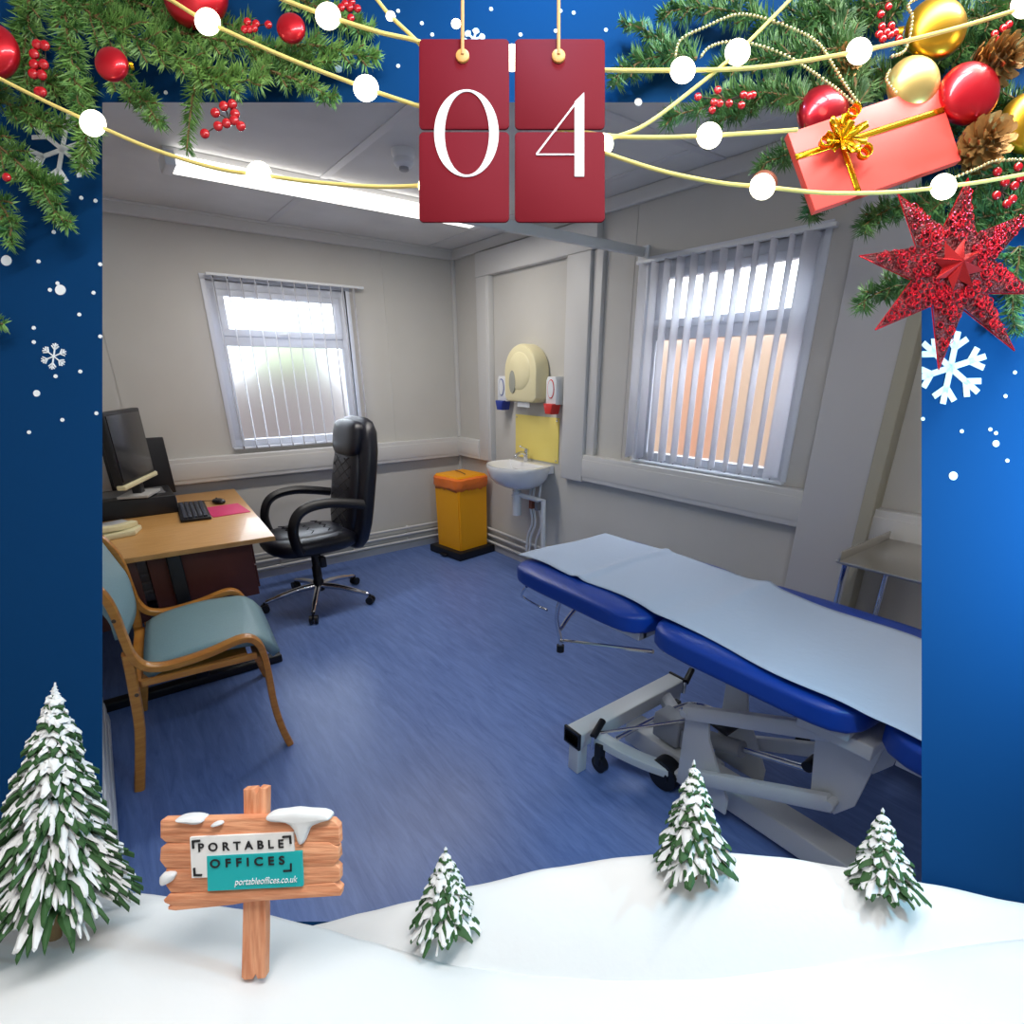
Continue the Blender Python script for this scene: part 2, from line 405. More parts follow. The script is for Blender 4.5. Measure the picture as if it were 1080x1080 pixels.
r = thing('keyboard', 'black keyboard lying on the desk beside the pink mouse mat', 'keyboard', (-2.275, -.70, .73), math.radians(-94))
MB().box((-.23, -.075, .001), (.23, .075, .018), .005).build('case', M_black, r)
k = MB()
for i in range(17):
    for j in range(5):
        x = -.215+i*.0255; y = -.06+j*.025
        k.box((x, y, .017), (x+.021, y+.020, .027), .003)
k.build('keys', mat('key_grey', srgb(44, 50, 66), .5), r)
ca = MB(); ca.tube(smooth_path([(-.22, .03, .01), (-.26, .06, .004), (-.29, .0, .003), (-.31, -.1, .003)]), .002, 6); ca.build('cable', M_black, r)
r = thing('mouse_mat', 'pink mouse mat lying near the desk corner', 'mouse mat', (-2.11, -.75, .73), math.radians(3))
MB().box((-.10, -.14, 0), (.10, .14, .004), .002).build('mat_top', mat('pink_mat', srgb(214, 44, 108), .6), r)
r = thing('computer_mouse', 'black computer mouse on the desk behind the pink mat', 'mouse', (-2.11, -.52, .73), .3)
MB().ball((0, 0, .012), .055, 16, scale=(.62, 1, .36)).build('shell', M_blackg, r)
MB().box((-.003, .015, .025), (.003, .03, .034), .002).build('wheel', M_black, r)
MB().tube(smooth_path([(0, .05, .01), (-.02, .12, .004), (-.12, .2, .003), (-.2, .2, .003)]), .002, 6).build('cable', M_black, r)
r = thing('desk_telephone', 'cream desk telephone with its handset at the near left end of the desk', 'telephone', (-2.70, -.98, .73), .25)
MB().prism([(-.11, -.1), (.10, -.1), (.16, .0), (.10, .1), (-.11, .1)], 0, .028, bev=.008).build('body', M_cream, r)
MB().tube(smooth_path([(-.1, -.06, .06), (-.04, -.065, .052), (.05, -.05, .045), (.13, -.0, .042)]), .02, 10, flat=(.024, .014)).build('handset', M_cream, r)
MB().box((-.06, .0, .028), (.06, .08, .034), .003).build('keypad', mat('phone_grey', (.35, .35, .33), .5), r)
o = MB().prism([(-.12, -.08), (.12, -.08), (.12, .08), (-.12, .08)], 0, .006, M=R_((0, 0, 0), .4)).build('paper_stack', M_white, None, Matrix.Translation((-2.70, -.77, .73)))
tag(o, 'small stack of white paper on the desk between telephone and computer', 'paper')

# ------------------------------------------------------------------ wooden visitor chair
r = thing('visitor_chair', 'bent beech armchair with pale teal vinyl seat and back in front of the desk', 'chair', (-2.475, -1.83, 0), math.radians(-5))
off = V((-2.5, -1.83, 0))
def side(y, dy):
    arm = [(-2.83, .93), (-2.76, .86), (-2.722, .79), (-2.708, .72), (-2.702, .62), (-2.695, .55), (-2.67, .50), (-2.62, .478), (-2.55, .478), (-2.45, .492), (-2.36, .515), (-2.315, .513), (-2.288, .485), (-2.276, .44), (-2.272, .36), (-2.274, .2), (-2.262, .08), (-2.245, 0)]
    pts = smooth_path([(x, y+dy*max(0, (.45-z))*.1, z) for x, z in arm], 4)
    m = MB(); m.tube([V(q)-off for q in pts], .02, 12, flat=(.024, .014)); return m
def rear(y, dy):
    pts = [(-2.706, y, .56), (-2.715, y, .45), (-2.735, y+dy*.01, .25), (-2.79, y+dy*.02, 0)]
    m = MB(); m.tube([V(q)-off for q in smooth_path(pts, 4)], .02, 12, flat=(.022, .018)); return m
for y, dy in ((-2.12, -1), (-1.55, 1)):
    side(y, dy).build('bent_side_frame', M_beech, r); rear(y, dy).build('leg', M_beech, r)
def seatf(a, b):
    x = -2.68+.47*a; zz = .475+.03*math.sin(a*PI*.9)+.012*math.cos((b-.5)*PI)-max(0, a-.82)**2*2.2-(.02*math.exp(-a*12))
    return (x-off.x, -2.095+.52*b-off.y, zz-.0)
MB().grid(seatf, 16, 12).build('seat', M_teal, r, solid=.035)
m = MB(); m.box((-.20, -.24, .405), (.17, .24, .425), .004); m.build('seat_board', M_beech, r)
def backf(a, b):
    z = .61+.30*b; x = -2.675-.10*max(0, b-.25)+(.022)*(math.cos((a-.5)*PI)-1)*-1*-1
    return (x-off.x, -2.10+.53*a-off.y, z)
MB().grid(backf, 12, 10).build('backrest', M_teal, r, solid=.035)
m = MB(); m.tube([V((-2.29, -2.10, .40))-off, V((-2.29, -1.57, .40))-off], .012, 10, flat=(.02, .012)); m.build('front_rail', M_beech, r)
m = MB(); m.tube([V((-2.71, -2.10, .42))-off, V((-2.71, -1.57, .42))-off], .012, 10, flat=(.02, .012)); m.build('rear_rail', M_beech, r)
for s_y in (-2.12, -1.55):
    m = MB(); m.tube([V((-2.69, s_y, .43))-off, V((-2.30, s_y, .43))-off], .012, 10, flat=(.009, .014)); m.build('side_rail', M_beech, r)
    m = MB(); sg = -1 if s_y < -2 else 1
    for x, z in ((-2.278, .36), (-2.712, .40), (-2.712, .70)): m.cyl(V((x, s_y+sg*.018, z))-off, V((x, s_y+sg*.026, z))-off, .007, n=10)
    m.build('bolt', mat('bolt_dark', (.1, .06, .03), .4), r)

# ------------------------------------------------------------------ office chair
r = thing('office_chair', 'black leather high-backed swivel chair on a chrome star base at the desk', 'chair', (-1.635, -.735, 0), math.radians(4))
for i in range(5):
    an = math.radians(-115+72*i-4); cx, cy = math.cos(an), math.sin(an)
    m = MB(); m.tube(smooth_path([(cx*.02, cy*.02, .125), (cx*.15, cy*.15, .115), (cx*.29, cy*.29, .085), (cx*.35, cy*.35, .07)], 4), [.021]*4+[.018]*4+[.014]*4+[.012], 10)
    lg = m.build('base_leg', M_chrome, r)
    m = MB(); px_, py_ = -cy, cx
    for s in (-1, 1): m.cyl((cx*.36+px_*.006*s, cy*.36+py_*.006*s, .028), (cx*.36+px_*.026*s, cy*.36+py_*.026*s, .028), .027, n=16)
    m.cyl((cx*.36, cy*.36, .03), (cx*.36, cy*.36, .07), .008, n=8)
    m.build('caster', M_black, lg)
MB().lathe([(.035, .09), (.035, .16), (.03, .17), (.03, .26), (.024, .27), (.024, .36)]).build('gas_column', M_black, r)
MB().cyl((0, 0, .35), (0, 0, .42), .014).build('column_rod', M_chrome, r)
m = MB(); m.box((-.11, -.09, .385), (.12, .09, .43), .01); m.tube([(-.02, -.08, .40), (-.03, -.2, .39)], .006); m.box((-.055, -.25, .33), (-.015, -.20, .40), .008); m.build('mechanism', M_black, r)
def cushion(m, cx, cy, cz, sx, sy, sz, M=None, p=3.2, n=28):
    t = bmesh.new(); bmesh.ops.create_uvsphere(t, u_segments=n, v_segments=n//2, radius=1)
    for v in t.verts:
        q = v.co; L_ = (abs(q.x)**p+abs(q.y)**p+abs(q.z)**p)**(1/p); q = q/L_
        v.co = V((q.x*sx+cx, q.y*sy+cy, q.z*sz+cz))
    m.merge(t, M)
m = MB(); cushion(m, -.02, 0, .465, .29, .26, .07); m.build('seat', M_leather, r)
m = MB(); cushion(m, -.03, 0, .505, .24, .20, .045, p=2.6)
m.build('seat_pad', M_leather, r)
zz = MB()
for j in range(3):
    x0 = -.16+.11*j; zz.tube([(x0+(.03 if i % 2 else 0), -.15+.3*i/8, .5495-(-.15+.3*i/8)**2*.35) for i in range(9)], .003, 5)
zz.build('seat_stitching', M_blackg, r)
Mb = Matrix.Translation((.235, 0, .46)) @ Matrix.Rotation(math.radians(11), 4, 'Y')
m = MB(); cushion(m, .035, 0, .35, .06, .26, .44, Mb, 4); m.build('backrest', M_leather, r)
m = MB(); cushion(m, -.015, 0, .30, .045, .19, .34, Mb, 3.2); m.build('back_pad', M_leather, r)
m = MB(); cushion(m, -.022, 0, .64, .05, .18, .12, Mb, 4); m.build('head_pad', M_leather, r)
m = MB()
for i in range(-2, 5):
    for s in (-1, 1):
        pts = []
        for k_ in range(9):
            y = -.13+.26*k_/8; z = .25+i*.07+s*y*.6
            if .05 < z < .52: pts.append(Mb @ V((-.058+.10*y*y*2, y, z)))
        if len(pts) > 1: m.tube(pts, .003, 5)
m.build('back_stitching', M_blackg, r)
for s in (-1, 1):
    y = s*.265
    m = MB(); m.tube(smooth_path([(-.17, y*.93, .455), (-.19, y, .50), (-.20, y, .60), (-.165, y, .69), (-.09, y, .735), (.03, y, .745), (.16, y, .725), (.27, y, .70)], 5), .02, 12, flat=(.028, .022))
    m.build('armrest', M_black, r)

# ------------------------------------------------------------------ clinical bin
r = thing('clinical_waste_bin', 'tall yellow waste bin with an orange liner under its lid in the corner', 'bin', (-.24, -.38, 0), math.radians(8))
MB().prism([(-.21, -.21), (.19, -.21), (.19, .21), (-.21, .21)], 0, .07, bev=.012).build('base', M_black, r)
def taper(m, z0, a0, z1, a1, dx=0):
    vs = [(-a0+dx, -a0, z0), (a0+dx, -a0, z0), (a0+dx, a0, z0), (-a0+dx, a0, z0), (-a1, -a1, z1), (a1, -a1, z1), (a1, a1, z1), (-a1, a1, z1)]
    t = bmesh.new(); bv = [t.verts.new(v) for v in vs]
    for f in ((3, 2, 1, 0), (4, 5, 6, 7), (0, 1, 5, 4), (1, 2, 6, 5), (2, 3, 7, 6), (3, 0, 4, 7)): t.faces.new([bv[i] for i in f])
    bmesh.ops.bevel(t, geom=list(t.edges), offset=.012, segments=3, affect='EDGES'); m.merge(t)
m = MB(); taper(m, .05, .158, .66, .163); m.build('body', M_yellow, r)
m = MB()
nn = 64
prof = [(.170, .585), (.176, .61), (.180, .64), (.180, .675), (.160, .688)]
vs = []; fs = []
for j, (aa, z) in enumerate(prof):
    for k_ in range(nn):
        t = 2*PI*k_/nn; ca, sa = math.cos(t), math.sin(t); q = (abs(ca)**8+abs(sa)**8)**(-1/8)
        rr = aa+random.uniform(-.003, .004); vs.append((ca*q*rr, sa*q*rr, z+(random.uniform(-.012, .008) if j == 0 else random.uniform(-.003, .003))))
for j in range(len(prof)-1):
    for k_ in range(nn): fs.append((j*nn+k_, j*nn+(k_+1) % nn, (j+1)*nn+(k_+1) % nn, (j+1)*nn+k_))
m._add(vs, fs); m.build('bag_liner', M_orange, r, solid=.002)
m = MB(); taper(m, .675, .165, .70, .16); m.build('lid', M_yellow, r)
m = MB(); m.tube([(-.03, -.10, .708), (.0, 0, .712), (.03, .10, .708)], .004, 6); m.build('lid_seam', mat('brown_seam', (.25, .1, .02), .5), r)
MB().box((-.235, -.04, .01), (-.19, .04, .03), .006).build('pedal', M_black, r)

# ------------------------------------------------------------------ wash basin
r = thing('wash_basin', 'white ceramic wash basin on the right wall below the yellow splashback', 'wash basin', (0, -1.10, .86))
m = MB()
def bowl(t, lvl):
    ca, sa = math.cos(t), math.sin(t)
    x = -.19-.20*ca if ca > 0 else -.19-.185*ca
    y = .255*sa*(1 if ca > 0 else 1)
    if ca < 0: y = .255*math.copysign(abs(sa)**.35, sa)
    return x, y
rings = [(1.0, 0), (1.02, -.012), (1.0, -.04), (.93, -.09), (.78, -.135), (.55, -.165), (.3, -.175)]
inner = [(.93, .002), (.86, -.01), (.78, -.05), (.6, -.09), (.3, -.105), (.06, -.108)]
nn = 48; vs = []; fs = []
def ringv(sc_, z, shx=0):
    for k_ in range(nn):
        x, y = bowl(2*PI*k_/nn, 0)
        cx_ = -.17 if sc_ < .99 and z < 0 else -.19
        vs.append((max(-.40, min(0, -.16+(x+.16)*sc_+shx)), y*sc_, z))
for sc_, z in reversed(rings): ringv(sc_, z, .02*(1-sc_))
for sc_, z in inner: ringv(sc_, z, -.02)
tot = len(rings)+len(inner)
for j in range(tot-1):
    for k_ in range(nn): fs.append((j*nn+k_, j*nn+(k_+1) % nn, (j+1)*nn+(k_+1) % nn, (j+1)*nn+k_))
fs.append(tuple(range(nn))); fs.append(tuple(range((tot-1)*nn, tot*nn)))
m._add(vs, fs); m.box((-.10, -.22, -.06), (0, .22, .006), .01); m.build('bowl', M_ceramic, r)
m = MB(); m.cyl((-.06, .04, .0), (-.06, .04, .06), .02); m.tube(smooth_path([(-.06, .04, .05), (-.10, .04, .075), (-.155, .04, .06), (-.16, .04, .045)]), .012); m.tube([(-.06, .04, .06), (-.055, .04, .10)], .017); m.tube([(-.055, .04, .10), (-.12, .04, .125)], .008)
m.build('tap', M_chrome, r)
m = MB(); m.cyl((-.15, .04, -.17), (-.15, .04, -.22), .022); m.cyl((-.15, .04, -.21), (-.15, .04, -.40), .034); m.cyl((-.15, .04, -.24), (-.15, .04, -.255), .042); m.tube([(-.15, .04, -.235), (-.15, -.22, -.235), (-.12, -.245, -.235), (-.12, -.25, -.6)], .018)
m.build('waste_trap', M_white, r)
for i, y in enumerate((-.06, -.13, -.02)):
    m = MB(); m.tube(smooth_path([(-.05, y, -.14), (-.07, y, -.30), (-.06, y-.02, -.45), (-.05, y+.05, -.6), (-.05, y+.06, -.76)]), .009, 8); pp = m.build('supply_pipe', M_white, r)
    if i < 2:
        m = MB(); m.box((-.1, y-.018, -.34), (-.045, y+.018, -.27), .006); m.build('valve', mat('copper_valve', (.35, .12, .08), .4, metal=.5) if i == 0 else mat('valve_grey', (.3, .3, .33), .4, metal=.5), pp)
r = thing('splashback', 'yellow splashback panel screwed to the wall above the wash basin', 'splashback', (0, -1.11, .88))
MB().box((-.008, -.255, 0), (0, .255, .32), .002).build('panel', M_splash, r)
for y in (-.235, .235):
    for z in (.02, .30): MB().cyl((-.012, y, z), (-.007, y, z), .006, n=10).build('screw', M_chrome, r)
r = thing('paper_towel_dispenser', 'large cream rounded paper dispenser on the wall above the wash basin', 'dispenser', (0, -1.06, 1.30))
pr = []
for k_ in range(41):
    t = PI*k_/40; pr.append((.19*math.cos(t), .20+.19*math.sin(t)))
pr = pr+[(-.185, .03), (-.15, 0), (.15, 0), (.185, .03)]
Mx = Matrix(((0, 0, -1, 0), (1, 0, 0, 0), (0, 1, 0, 0), (0, 0, 0, 1)))
MB().prism(pr, 0, .13, M=Mx, bev=.025).build('cover', M_cream, r)
MB().lathe([(.13, .128), (.12, .136), (.02, .137)], M=Mx @ Matrix.Translation((0, .21, 0))).build('front_disc', M_cream, r)
e = [(.036*math.cos(2*PI*k_/28)+.075, .13+(.085 if math.sin(2*PI*k_/28) > 0 else .07)*math.sin(2*PI*k_/28)) for k_ in range(28)]
MB().prism(e, .125, .139, M=Mx).build('window_slot', mat('slot_grey', (.33, .33, .28), .4), r)
MB().box((-.10, -.08, -.035), (-.095, .06, .01)).build('paper_tissue', M_white, r)
def soap(y, colr, nm, lab):
    r = thing('soap_dispenser', lab, 'dispenser', (0, y, 1.26), 0, 'soap dispensers either side of the cream dispenser')
    MB().prism([(-.055, .035), (.055, .035), (.055, .19), (.04, .215), (-.04, .215), (-.055, .19)], 0, .085, M=Mx, bev=.008).build('housing', M_white, r)
    e = [(.034*math.cos(2*PI*k_/24), .135+.062*math.sin(2*PI*k_/24)) for k_ in range(24)]
    MB().prism(e, .08, .0885, M=Mx).build('label_outline', colr, r)
    e = [(.029*math.cos(2*PI*k_/24), .135+.056*math.sin(2*PI*k_/24)) for k_ in range(24)]
    MB().prism(e, .08, .0905, M=Mx).build('label_face', M_white, r)
    MB().prism([(-.03, -.03), (.03, -.03), (.05, .04), (-.05, .04)], .03, .115, M=Mx, bev=.012).build('push_bar', colr, r)
soap(-.78, mat('blue_plastic', srgb(20, 50, 150), .35), 'b', 'white wall dispenser with a blue push bar left of the cream dispenser')
soap(-1.36, mat('red_plastic', srgb(215, 50, 45), .35), 'r', 'white wall dispenser with a red push bar right of the cream dispenser')

# ------------------------------------------------------------------ steel trolley
r = thing('instrument_trolley', 'stainless steel instrument trolley with a raised rim beside the right wall', 'trolley', (-.27, -3.82, 0), 0)
m = MB(); m.box((-.26, -.30, .838), (.25, .30, .85), .003); m.build('top_shelf', M_steel, r)
m = MB(); m.box((-.26, .285, .845), (.20, .292, .885), .002); m.build('side_rim', M_steel, r)
m = MB(); m.box((.235, -.30, .845), (.245, .27, .885), .002); m.build('rear_rim', M_steel, r)
m = MB(); m.box((-.25, -.29, .25), (.24, .29, .262), .003); m.build('lower_shelf', M_steel, r)
for sx, sy in ((-.24, .27), (.23, .27), (-.24, -.28), (.23, -.28)):
    m = MB(); m.cyl((sx, sy, .06), (sx, sy, .84), .013); lg = m.build('leg', M_chrome, r)
    m = MB(); m.cyl((sx-.01, sy, .03), (sx+.01, sy, .03), .03); m.build('caster', M_black, lg)

# ------------------------------------------------------------------ examination couch
r = thing('examination_couch', 'royal blue padded examination couch on a grey steel lifting base', 'examination couch', (-1.06, -3.4, 0))
o0 = V((-1.06, -3.4, 0))
def pad(y0, y1, z, nm='cushion', tilt=0):
    m = MB(); cushion(m, 0, (y0+y1)/2-o0.y, z, .335, abs(y1-y0)/2, .042, p=7, n=72); return m.build(nm, M_blue, r)
pad(-2.62, -3.32, .735); pad(-3.335, -3.965, .735); pad(-3.98, -4.75, .735)
m = MB()
for y0, y1 in ((-2.68, -3.28), (-3.38, -3.93), (-4.03, -4.68)):
    for x in (-.25, .25): m.box((x-.02, y1-o0.y, .665), (x+.02, y0-o0.y, .695), .003)
    m.box((-.25, y0-o0.y-.04, .665), (.25, y0-o0.y, .695), .003); m.box((-.25, y1-o0.y, .665), (.25, y1-o0.y+.04, .695), .003)
m.build('cushion_frame', M_grey, r)
# base
m = MB(); m.box((-.335, .31, .125), (.325, .395, .19), .006); m.build('cross_beam', M_grey, r)
for x in (-.335, .325): m = MB(); m.box((min(x, x+.012), .308, .12), (max(x, x+.012), .397, .195), .003); m.build('beam_cap', M_black, r)
for x in (-.33, .27):
    m = MB(); m.box((x, .315, .0), (x+.05, .37, .13), .004); m.build('foot', M_grey, r)
for x in (-.25, .23):
    m = MB(); m.cyl((x-.012, .27, .045), (x+.012, .27, .045), .035); m.box((x-.018, .26, .04), (x+.018, .29, .14), .004); m.build('caster', M_black, r)
m = MB(); m.box((-.05, -1.25, .03), (.05, .32, .12), .006); m.build('floor_beam', M_grey, r)
m = MB(); m.tube(smooth_path([(-.24, .32, .15), (-.20, .22, .12), (-.13, .1, .09), (-.05, -.06, .09)]), .02, 12, flat=(.03, .022)); m.build('brace_arm', M_grey, r)
m = MB(); m.tube(smooth_path([(.20, .32, .15), (.16, .22, .12), (.10, .1, .09), (.05, -.06, .09)]), .02, 12, flat=(.03, .022)); m.build('brace_arm', M_grey, r)
m = MB(); m.cyl((-.13, .065, .065), (-.075, .065, .065), .062); m.cyl((-.135, .065, .065), (-.13, .065, .065), .03); m.build('wheel', M_black, r)
def plate(x, poly, nm, th=.012):
    m = MB(); m.prism(poly, -th/2, th/2, M=Matrix(((0, 0, 1, x), (1, 0, 0, -o0.y*0), (0, 1, 0, 0), (0, 0, 0, 1))), bev=.002); return m.build(nm, M_grey, r)
Y_ = lambda y: y-o0.y
for x in (-.12, .12):
    plate(x, [(Y_(-3.40), .43), (Y_(-3.48), .44), (Y_(-3.50), .33), (Y_(-3.60), .14), (Y_(-3.60), .08), (Y_(-3.40), .08)], 'pivot_plate')
    plate(x*1.1, [(Y_(-3.80), .67), (Y_(-3.98), .67), (Y_(-3.95), .40), (Y_(-3.91), .34), (Y_(-3.84), .36)], 'hanger_plate')
    for (y0, z0, y1, z1, nm) in ((-3.42, .415, -3.90, .615, 'upper_link'), (-3.50, .19, -3.90, .385, 'lower_link')):
        m = MB(); m.tube([(x*1.3, Y_(y0), z0), (x*1.3, Y_(y1), z1)], .02, 12, flat=(.015, .026) if True else None); ln = m.build(nm, M_grey, r)
        for yy, z_ in ((y0, z0), (y1, z1)):
            MB().cyl((x*1.3-.020, Y_(yy), z_), (x*1.3+.020, Y_(yy), z_), .014, n=12).build('pivot_bolt', M_grey, ln)
m = MB(); m.tube([(-.10, Y_(-3.92), .66), (.10, Y_(-3.92), .66)], .02); m.box((-.25, Y_(-3.98), .63), (.25, Y_(-3.80), .67), .004); m.build('upper_frame', M_grey, r)
m = MB(); m.box((-.045, Y_(-3.33), .14), (.045, Y_(-3.21), .25), .01); m.box((-.035, Y_(-3.42), .15), (.035, Y_(-3.33), .23), .008); m.build('motor', mat('motor_grey', srgb(150, 155, 162), .4), r)
m = MB(); m.cyl((0, Y_(-3.38), .22), (0, Y_(-3.56), .27), .03); m.build('actuator_tube', mat('motor_grey', (1, 1, 1)), r)
m = MB(); m.cyl((0, Y_(-3.55), .268), (0, Y_(-3.80), .34), .011); m.build('piston_rod', M_chrome, r)
m = MB(); m.cyl((-.03, Y_(-3.78), .36), (.03, Y_(-3.78), .36), .018); m.cyl((.01, Y_(-3.86), .55), (.01, Y_(-3.79), .36), .02); m.build('damper', M_black, r)
# foot levers
for x, y in ((-.31, .29), (.29, .31)):
    m = MB(); m.cyl((x, y-.03, .21), (x+.075, y-.005, .235), .014); lv = m.build('pedal_grip', M_black, r)
    m = MB(); m.tube([(x, y-.03, .21), (x-.01, y-.035, .16)], .007); m.build('pedal_arm', M_chrome, lv)
m = MB(); m.tube(smooth_path([(-.26, .27, .20), (-.10, .14, .24), (.0, .04, .28), (.06, -.04, .30)]), .006, 8); m.tube(smooth_path([(-.20, .24, .16), (.06, .16, .24), (.14, .10, .25), (.10, -.03, .29)]), .009, 8); m.build('lever_rod', M_chrome, r)
m = MB(); m.box((-.02, -.06, .31), (.07, .02, .32), .004, Matrix.Rotation(.15, 4, 'X')); m.build('foot_plate', M_black, r)
# head end stay
m = MB()
m.tube(smooth_path([(-.20, .58, .66), (-.21, .60, .56), (-.20, .585, .46), (-.20, .58, .42)]), .009, 8)
m.tube(smooth_path([(.16, .58, .66), (.15, .60, .58), (-.08, .60, .57), (-.20, .585, .50)]), .009, 8)
m.tube([(-.20, .585, .45), (-.16, .14, .58)], .008, 8)
m.build('backrest_stay', M_chrome, r)
m = MB(); m.cyl((-.20, .58, .40), (-.20, .58, .43), .016); m.build('stay_foot', M_black, r)
m = MB(); m.tube(smooth_path([(-.29, .70, .68), (-.28, .74, .62), (-.22, .70, .57), (-.21, .66, .565)]), .006, 8); m.build('release_lever', M_chrome, r)
# paper roll cover
m = MB()
def paperf(a, b):
    y = -2.60-2.1*b; hw = .26
    x = -1.06+(-hw+2*hw*a)+.03*math.sin(b*7)*1+.008*math.sin(b*31+a*2)-.05*b
    z = .786+.005*math.sin(b*23+a*3)*math.sin(a*5+1)
    for yc in (-3.327, -3.972): z -= .005*math.exp(-((y-yc)/.045)**2)
    z += .012*math.exp(-((y+3.42)/.03)**2)*a + .010*math.exp(-((y+2.95)/.02)**2)
    z -= .045*max(0, (abs(a-.5)*2-.95))**1*8*.5 if False else 0
    return (x, y, z)
m.grid(paperf, 24, 160)
o = m.build('paper_couch_roll', M_paper, solid=.0012, offset=0); tag(o, 'long strip of pale blue-white paper laid over the blue couch', 'paper cover')

# ------------------------------------------------------------------ radiator
r = thing('radiator', 'white ribbed panel radiator low on the left wall beside the wooden chair', 'radiator', (XL+.01, -2.12, 0))
m = MB(); m.box((.02, -.50, .05), (.13, .50, .60), .006); m.build('core', M_white, r)
m = MB()
for i in range(10): m.box((.12, -.50, .055+i*.056), (.155, .50, .10+i*.056), .008)
m.build('ribs', M_white, r)
for y in (-.3, .3): m = MB(); m.box((-.008, y-.02, .1), (.03, y+.02, .5)); m.build('bracket', M_white, r)
m = MB(); m.tube([(.08, .49, .08), (.08, .53, .08), (.08, .53, 0)], .009); m.build('valve_pipe', M_white, r)

# ================================================================== Christmas display board
D = .65
BM = Matrix(((Rv.x, Uv.x, -Fv.x, CAM.x+Fv.x*D), (Rv.y, Uv.y, -Fv.y, CAM.y+Fv.y*D), (Rv.z, Uv.z, -Fv.z, CAM.z+Fv.z*D), (0, 0, 0, 1)))
def bp(x, y, w=0):          # point of the display given across / down its face (1080 units) and height above the board
    d = D-w; return V(((x-PX)*d/FPX, (PY-y)*d/FPX, w))
def ps(w=0): return (D-w)/FPX
def at(p, rz=0): return BM @ Matrix.Translation(p) @ Matrix.Rotation(rz, 4, 'Z')

M_board = mat('display_blue', (.0015, .040, .138), .85, spec=.1)
M_print = mat('printed_white', (.85, .88, .92), .7)
M_snow = mat('snow', (.74, .755, .77), .85, bump=.05, bscale=60)
M_needle = mat('fir_green', srgb(132, 176, 92), .5, col2=srgb(58, 106, 48), nscale=60)
M_needle2 = mat('pine_green', srgb(108, 152, 88), .5, col2=srgb(46, 90, 52), nscale=60)
M_twig = mat('twig_brown', srgb(120, 96, 62), .8)
M_berry = mat('berry_red', srgb(190, 16, 30), .25, coat=.5)
M_cable = mat('cream_cable', srgb(246, 222, 130), .5)
M_bulb = mat('bulb_glow', (1, 1, 1), .3, emit=(1, .90, .62), estr=5.5)
M_redb = mat('red_bauble', srgb(205, 20, 38), .34, metal=.55, coat=.4)
M_dredb = mat('wine_bauble', srgb(170, 14, 36), .3, metal=.7, coat=.4)
M_goldb = mat('gold_bauble', srgb(222, 170, 50), .3, metal=.9)
M_gold2 = mat('pale_gold_bauble', srgb(226, 196, 120), .4, metal=.8)
M_gold = mat('gold_ribbon', srgb(236, 180, 30), .22, metal=.9)

u0, v1 = bp(108, 108).x, bp(108, 108).y; u1, v0 = bp(972, 972).x, bp(972, 972).y
board = thing('display_board', 'blue leaning display board with a square opening and printed snowflakes, framing the room', 'display board', M=BM)
m = MB(); UL, UR, VB, VT = -.665, .665, -.80, .80; bt = .012; ch = .02
def ringbox(m):
    fo = [(UL, VB), (UR, VB), (UR, VT), (UL, VT)]; fi = [(u0, v0), (u1, v0), (u1, v1), (u0, v1)]; bi = [(u0-ch, v0-ch), (u1+ch, v0-ch), (u1+ch, v1+ch), (u0-ch, v1+ch)]
    vs = [(x, y, 0) for x, y in fo]+[(x, y, 0) for x, y in fi]+[(x, y, -bt) for x, y in bi]+[(x, y, -bt) for x, y in fo]
    fs = []
    for i in range(4):
        j = (i+1) % 4
        fs += [(i, j, 4+j, 4+i), (4+i, 4+j, 8+j, 8+i), (8+i, 8+j, 12+j, 12+i), (12+i, 12+j, j, i)]
    m._add(vs, fs, smooth=False)
ringbox(m); m.build('panel', M_board, board)
BMi = BM.inverted()
for u in (-.6, .6):      # supports down to the floor
    top = BM @ V((u, -.76, -.03)); loc = BMi @ top; foot = BMi @ V((top.x, top.y, 0))
    m = MB(); m.tube([loc, foot], .02, 8); m.build('support_leg', M_black, board)
if True:
    dots = [(67,47,2),(175,98,2),(357,73,4),(420,12,2),(481,25,5),(445,25,2),(518,10,2),(549,37,2),(591,12,2),(605,14,2),(586,33,2),(639,32,2),(645,90,2),(673,108,4),(420,70,2),(456,37,2),(86,209,2),(101,212,2),(57,245,2),(7,275,5.5),(41,276,2),(64,306,5.5),(61,299,2),(53,306,2),(99,309,2),(106,279,2),(84,332,2),(36,346,2),(36,361,2),(106,355,2),(85,392,2),(59,397,2),(39,415,3.5),(102,436,2),(66,443,2),(31,456,2),
            (1070,393,2),(1060,418,2),(1014,455,2),(1044,453,2),(1050,457,2),(1050,468,3.5),(1062,486,2),(1005,502,4.5),(973,442,2)]
    for x, y, rr in dots:
        p = bp(x, y); k_ = ps(); m = MB(); m.prism([(p.x+rr*k_*math.cos(2*PI*i/16), p.y+rr*k_*math.sin(2*PI*i/16)) for i in range(16)], -.0005, .0008); m.build('printed_snow_dot', M_print, board)

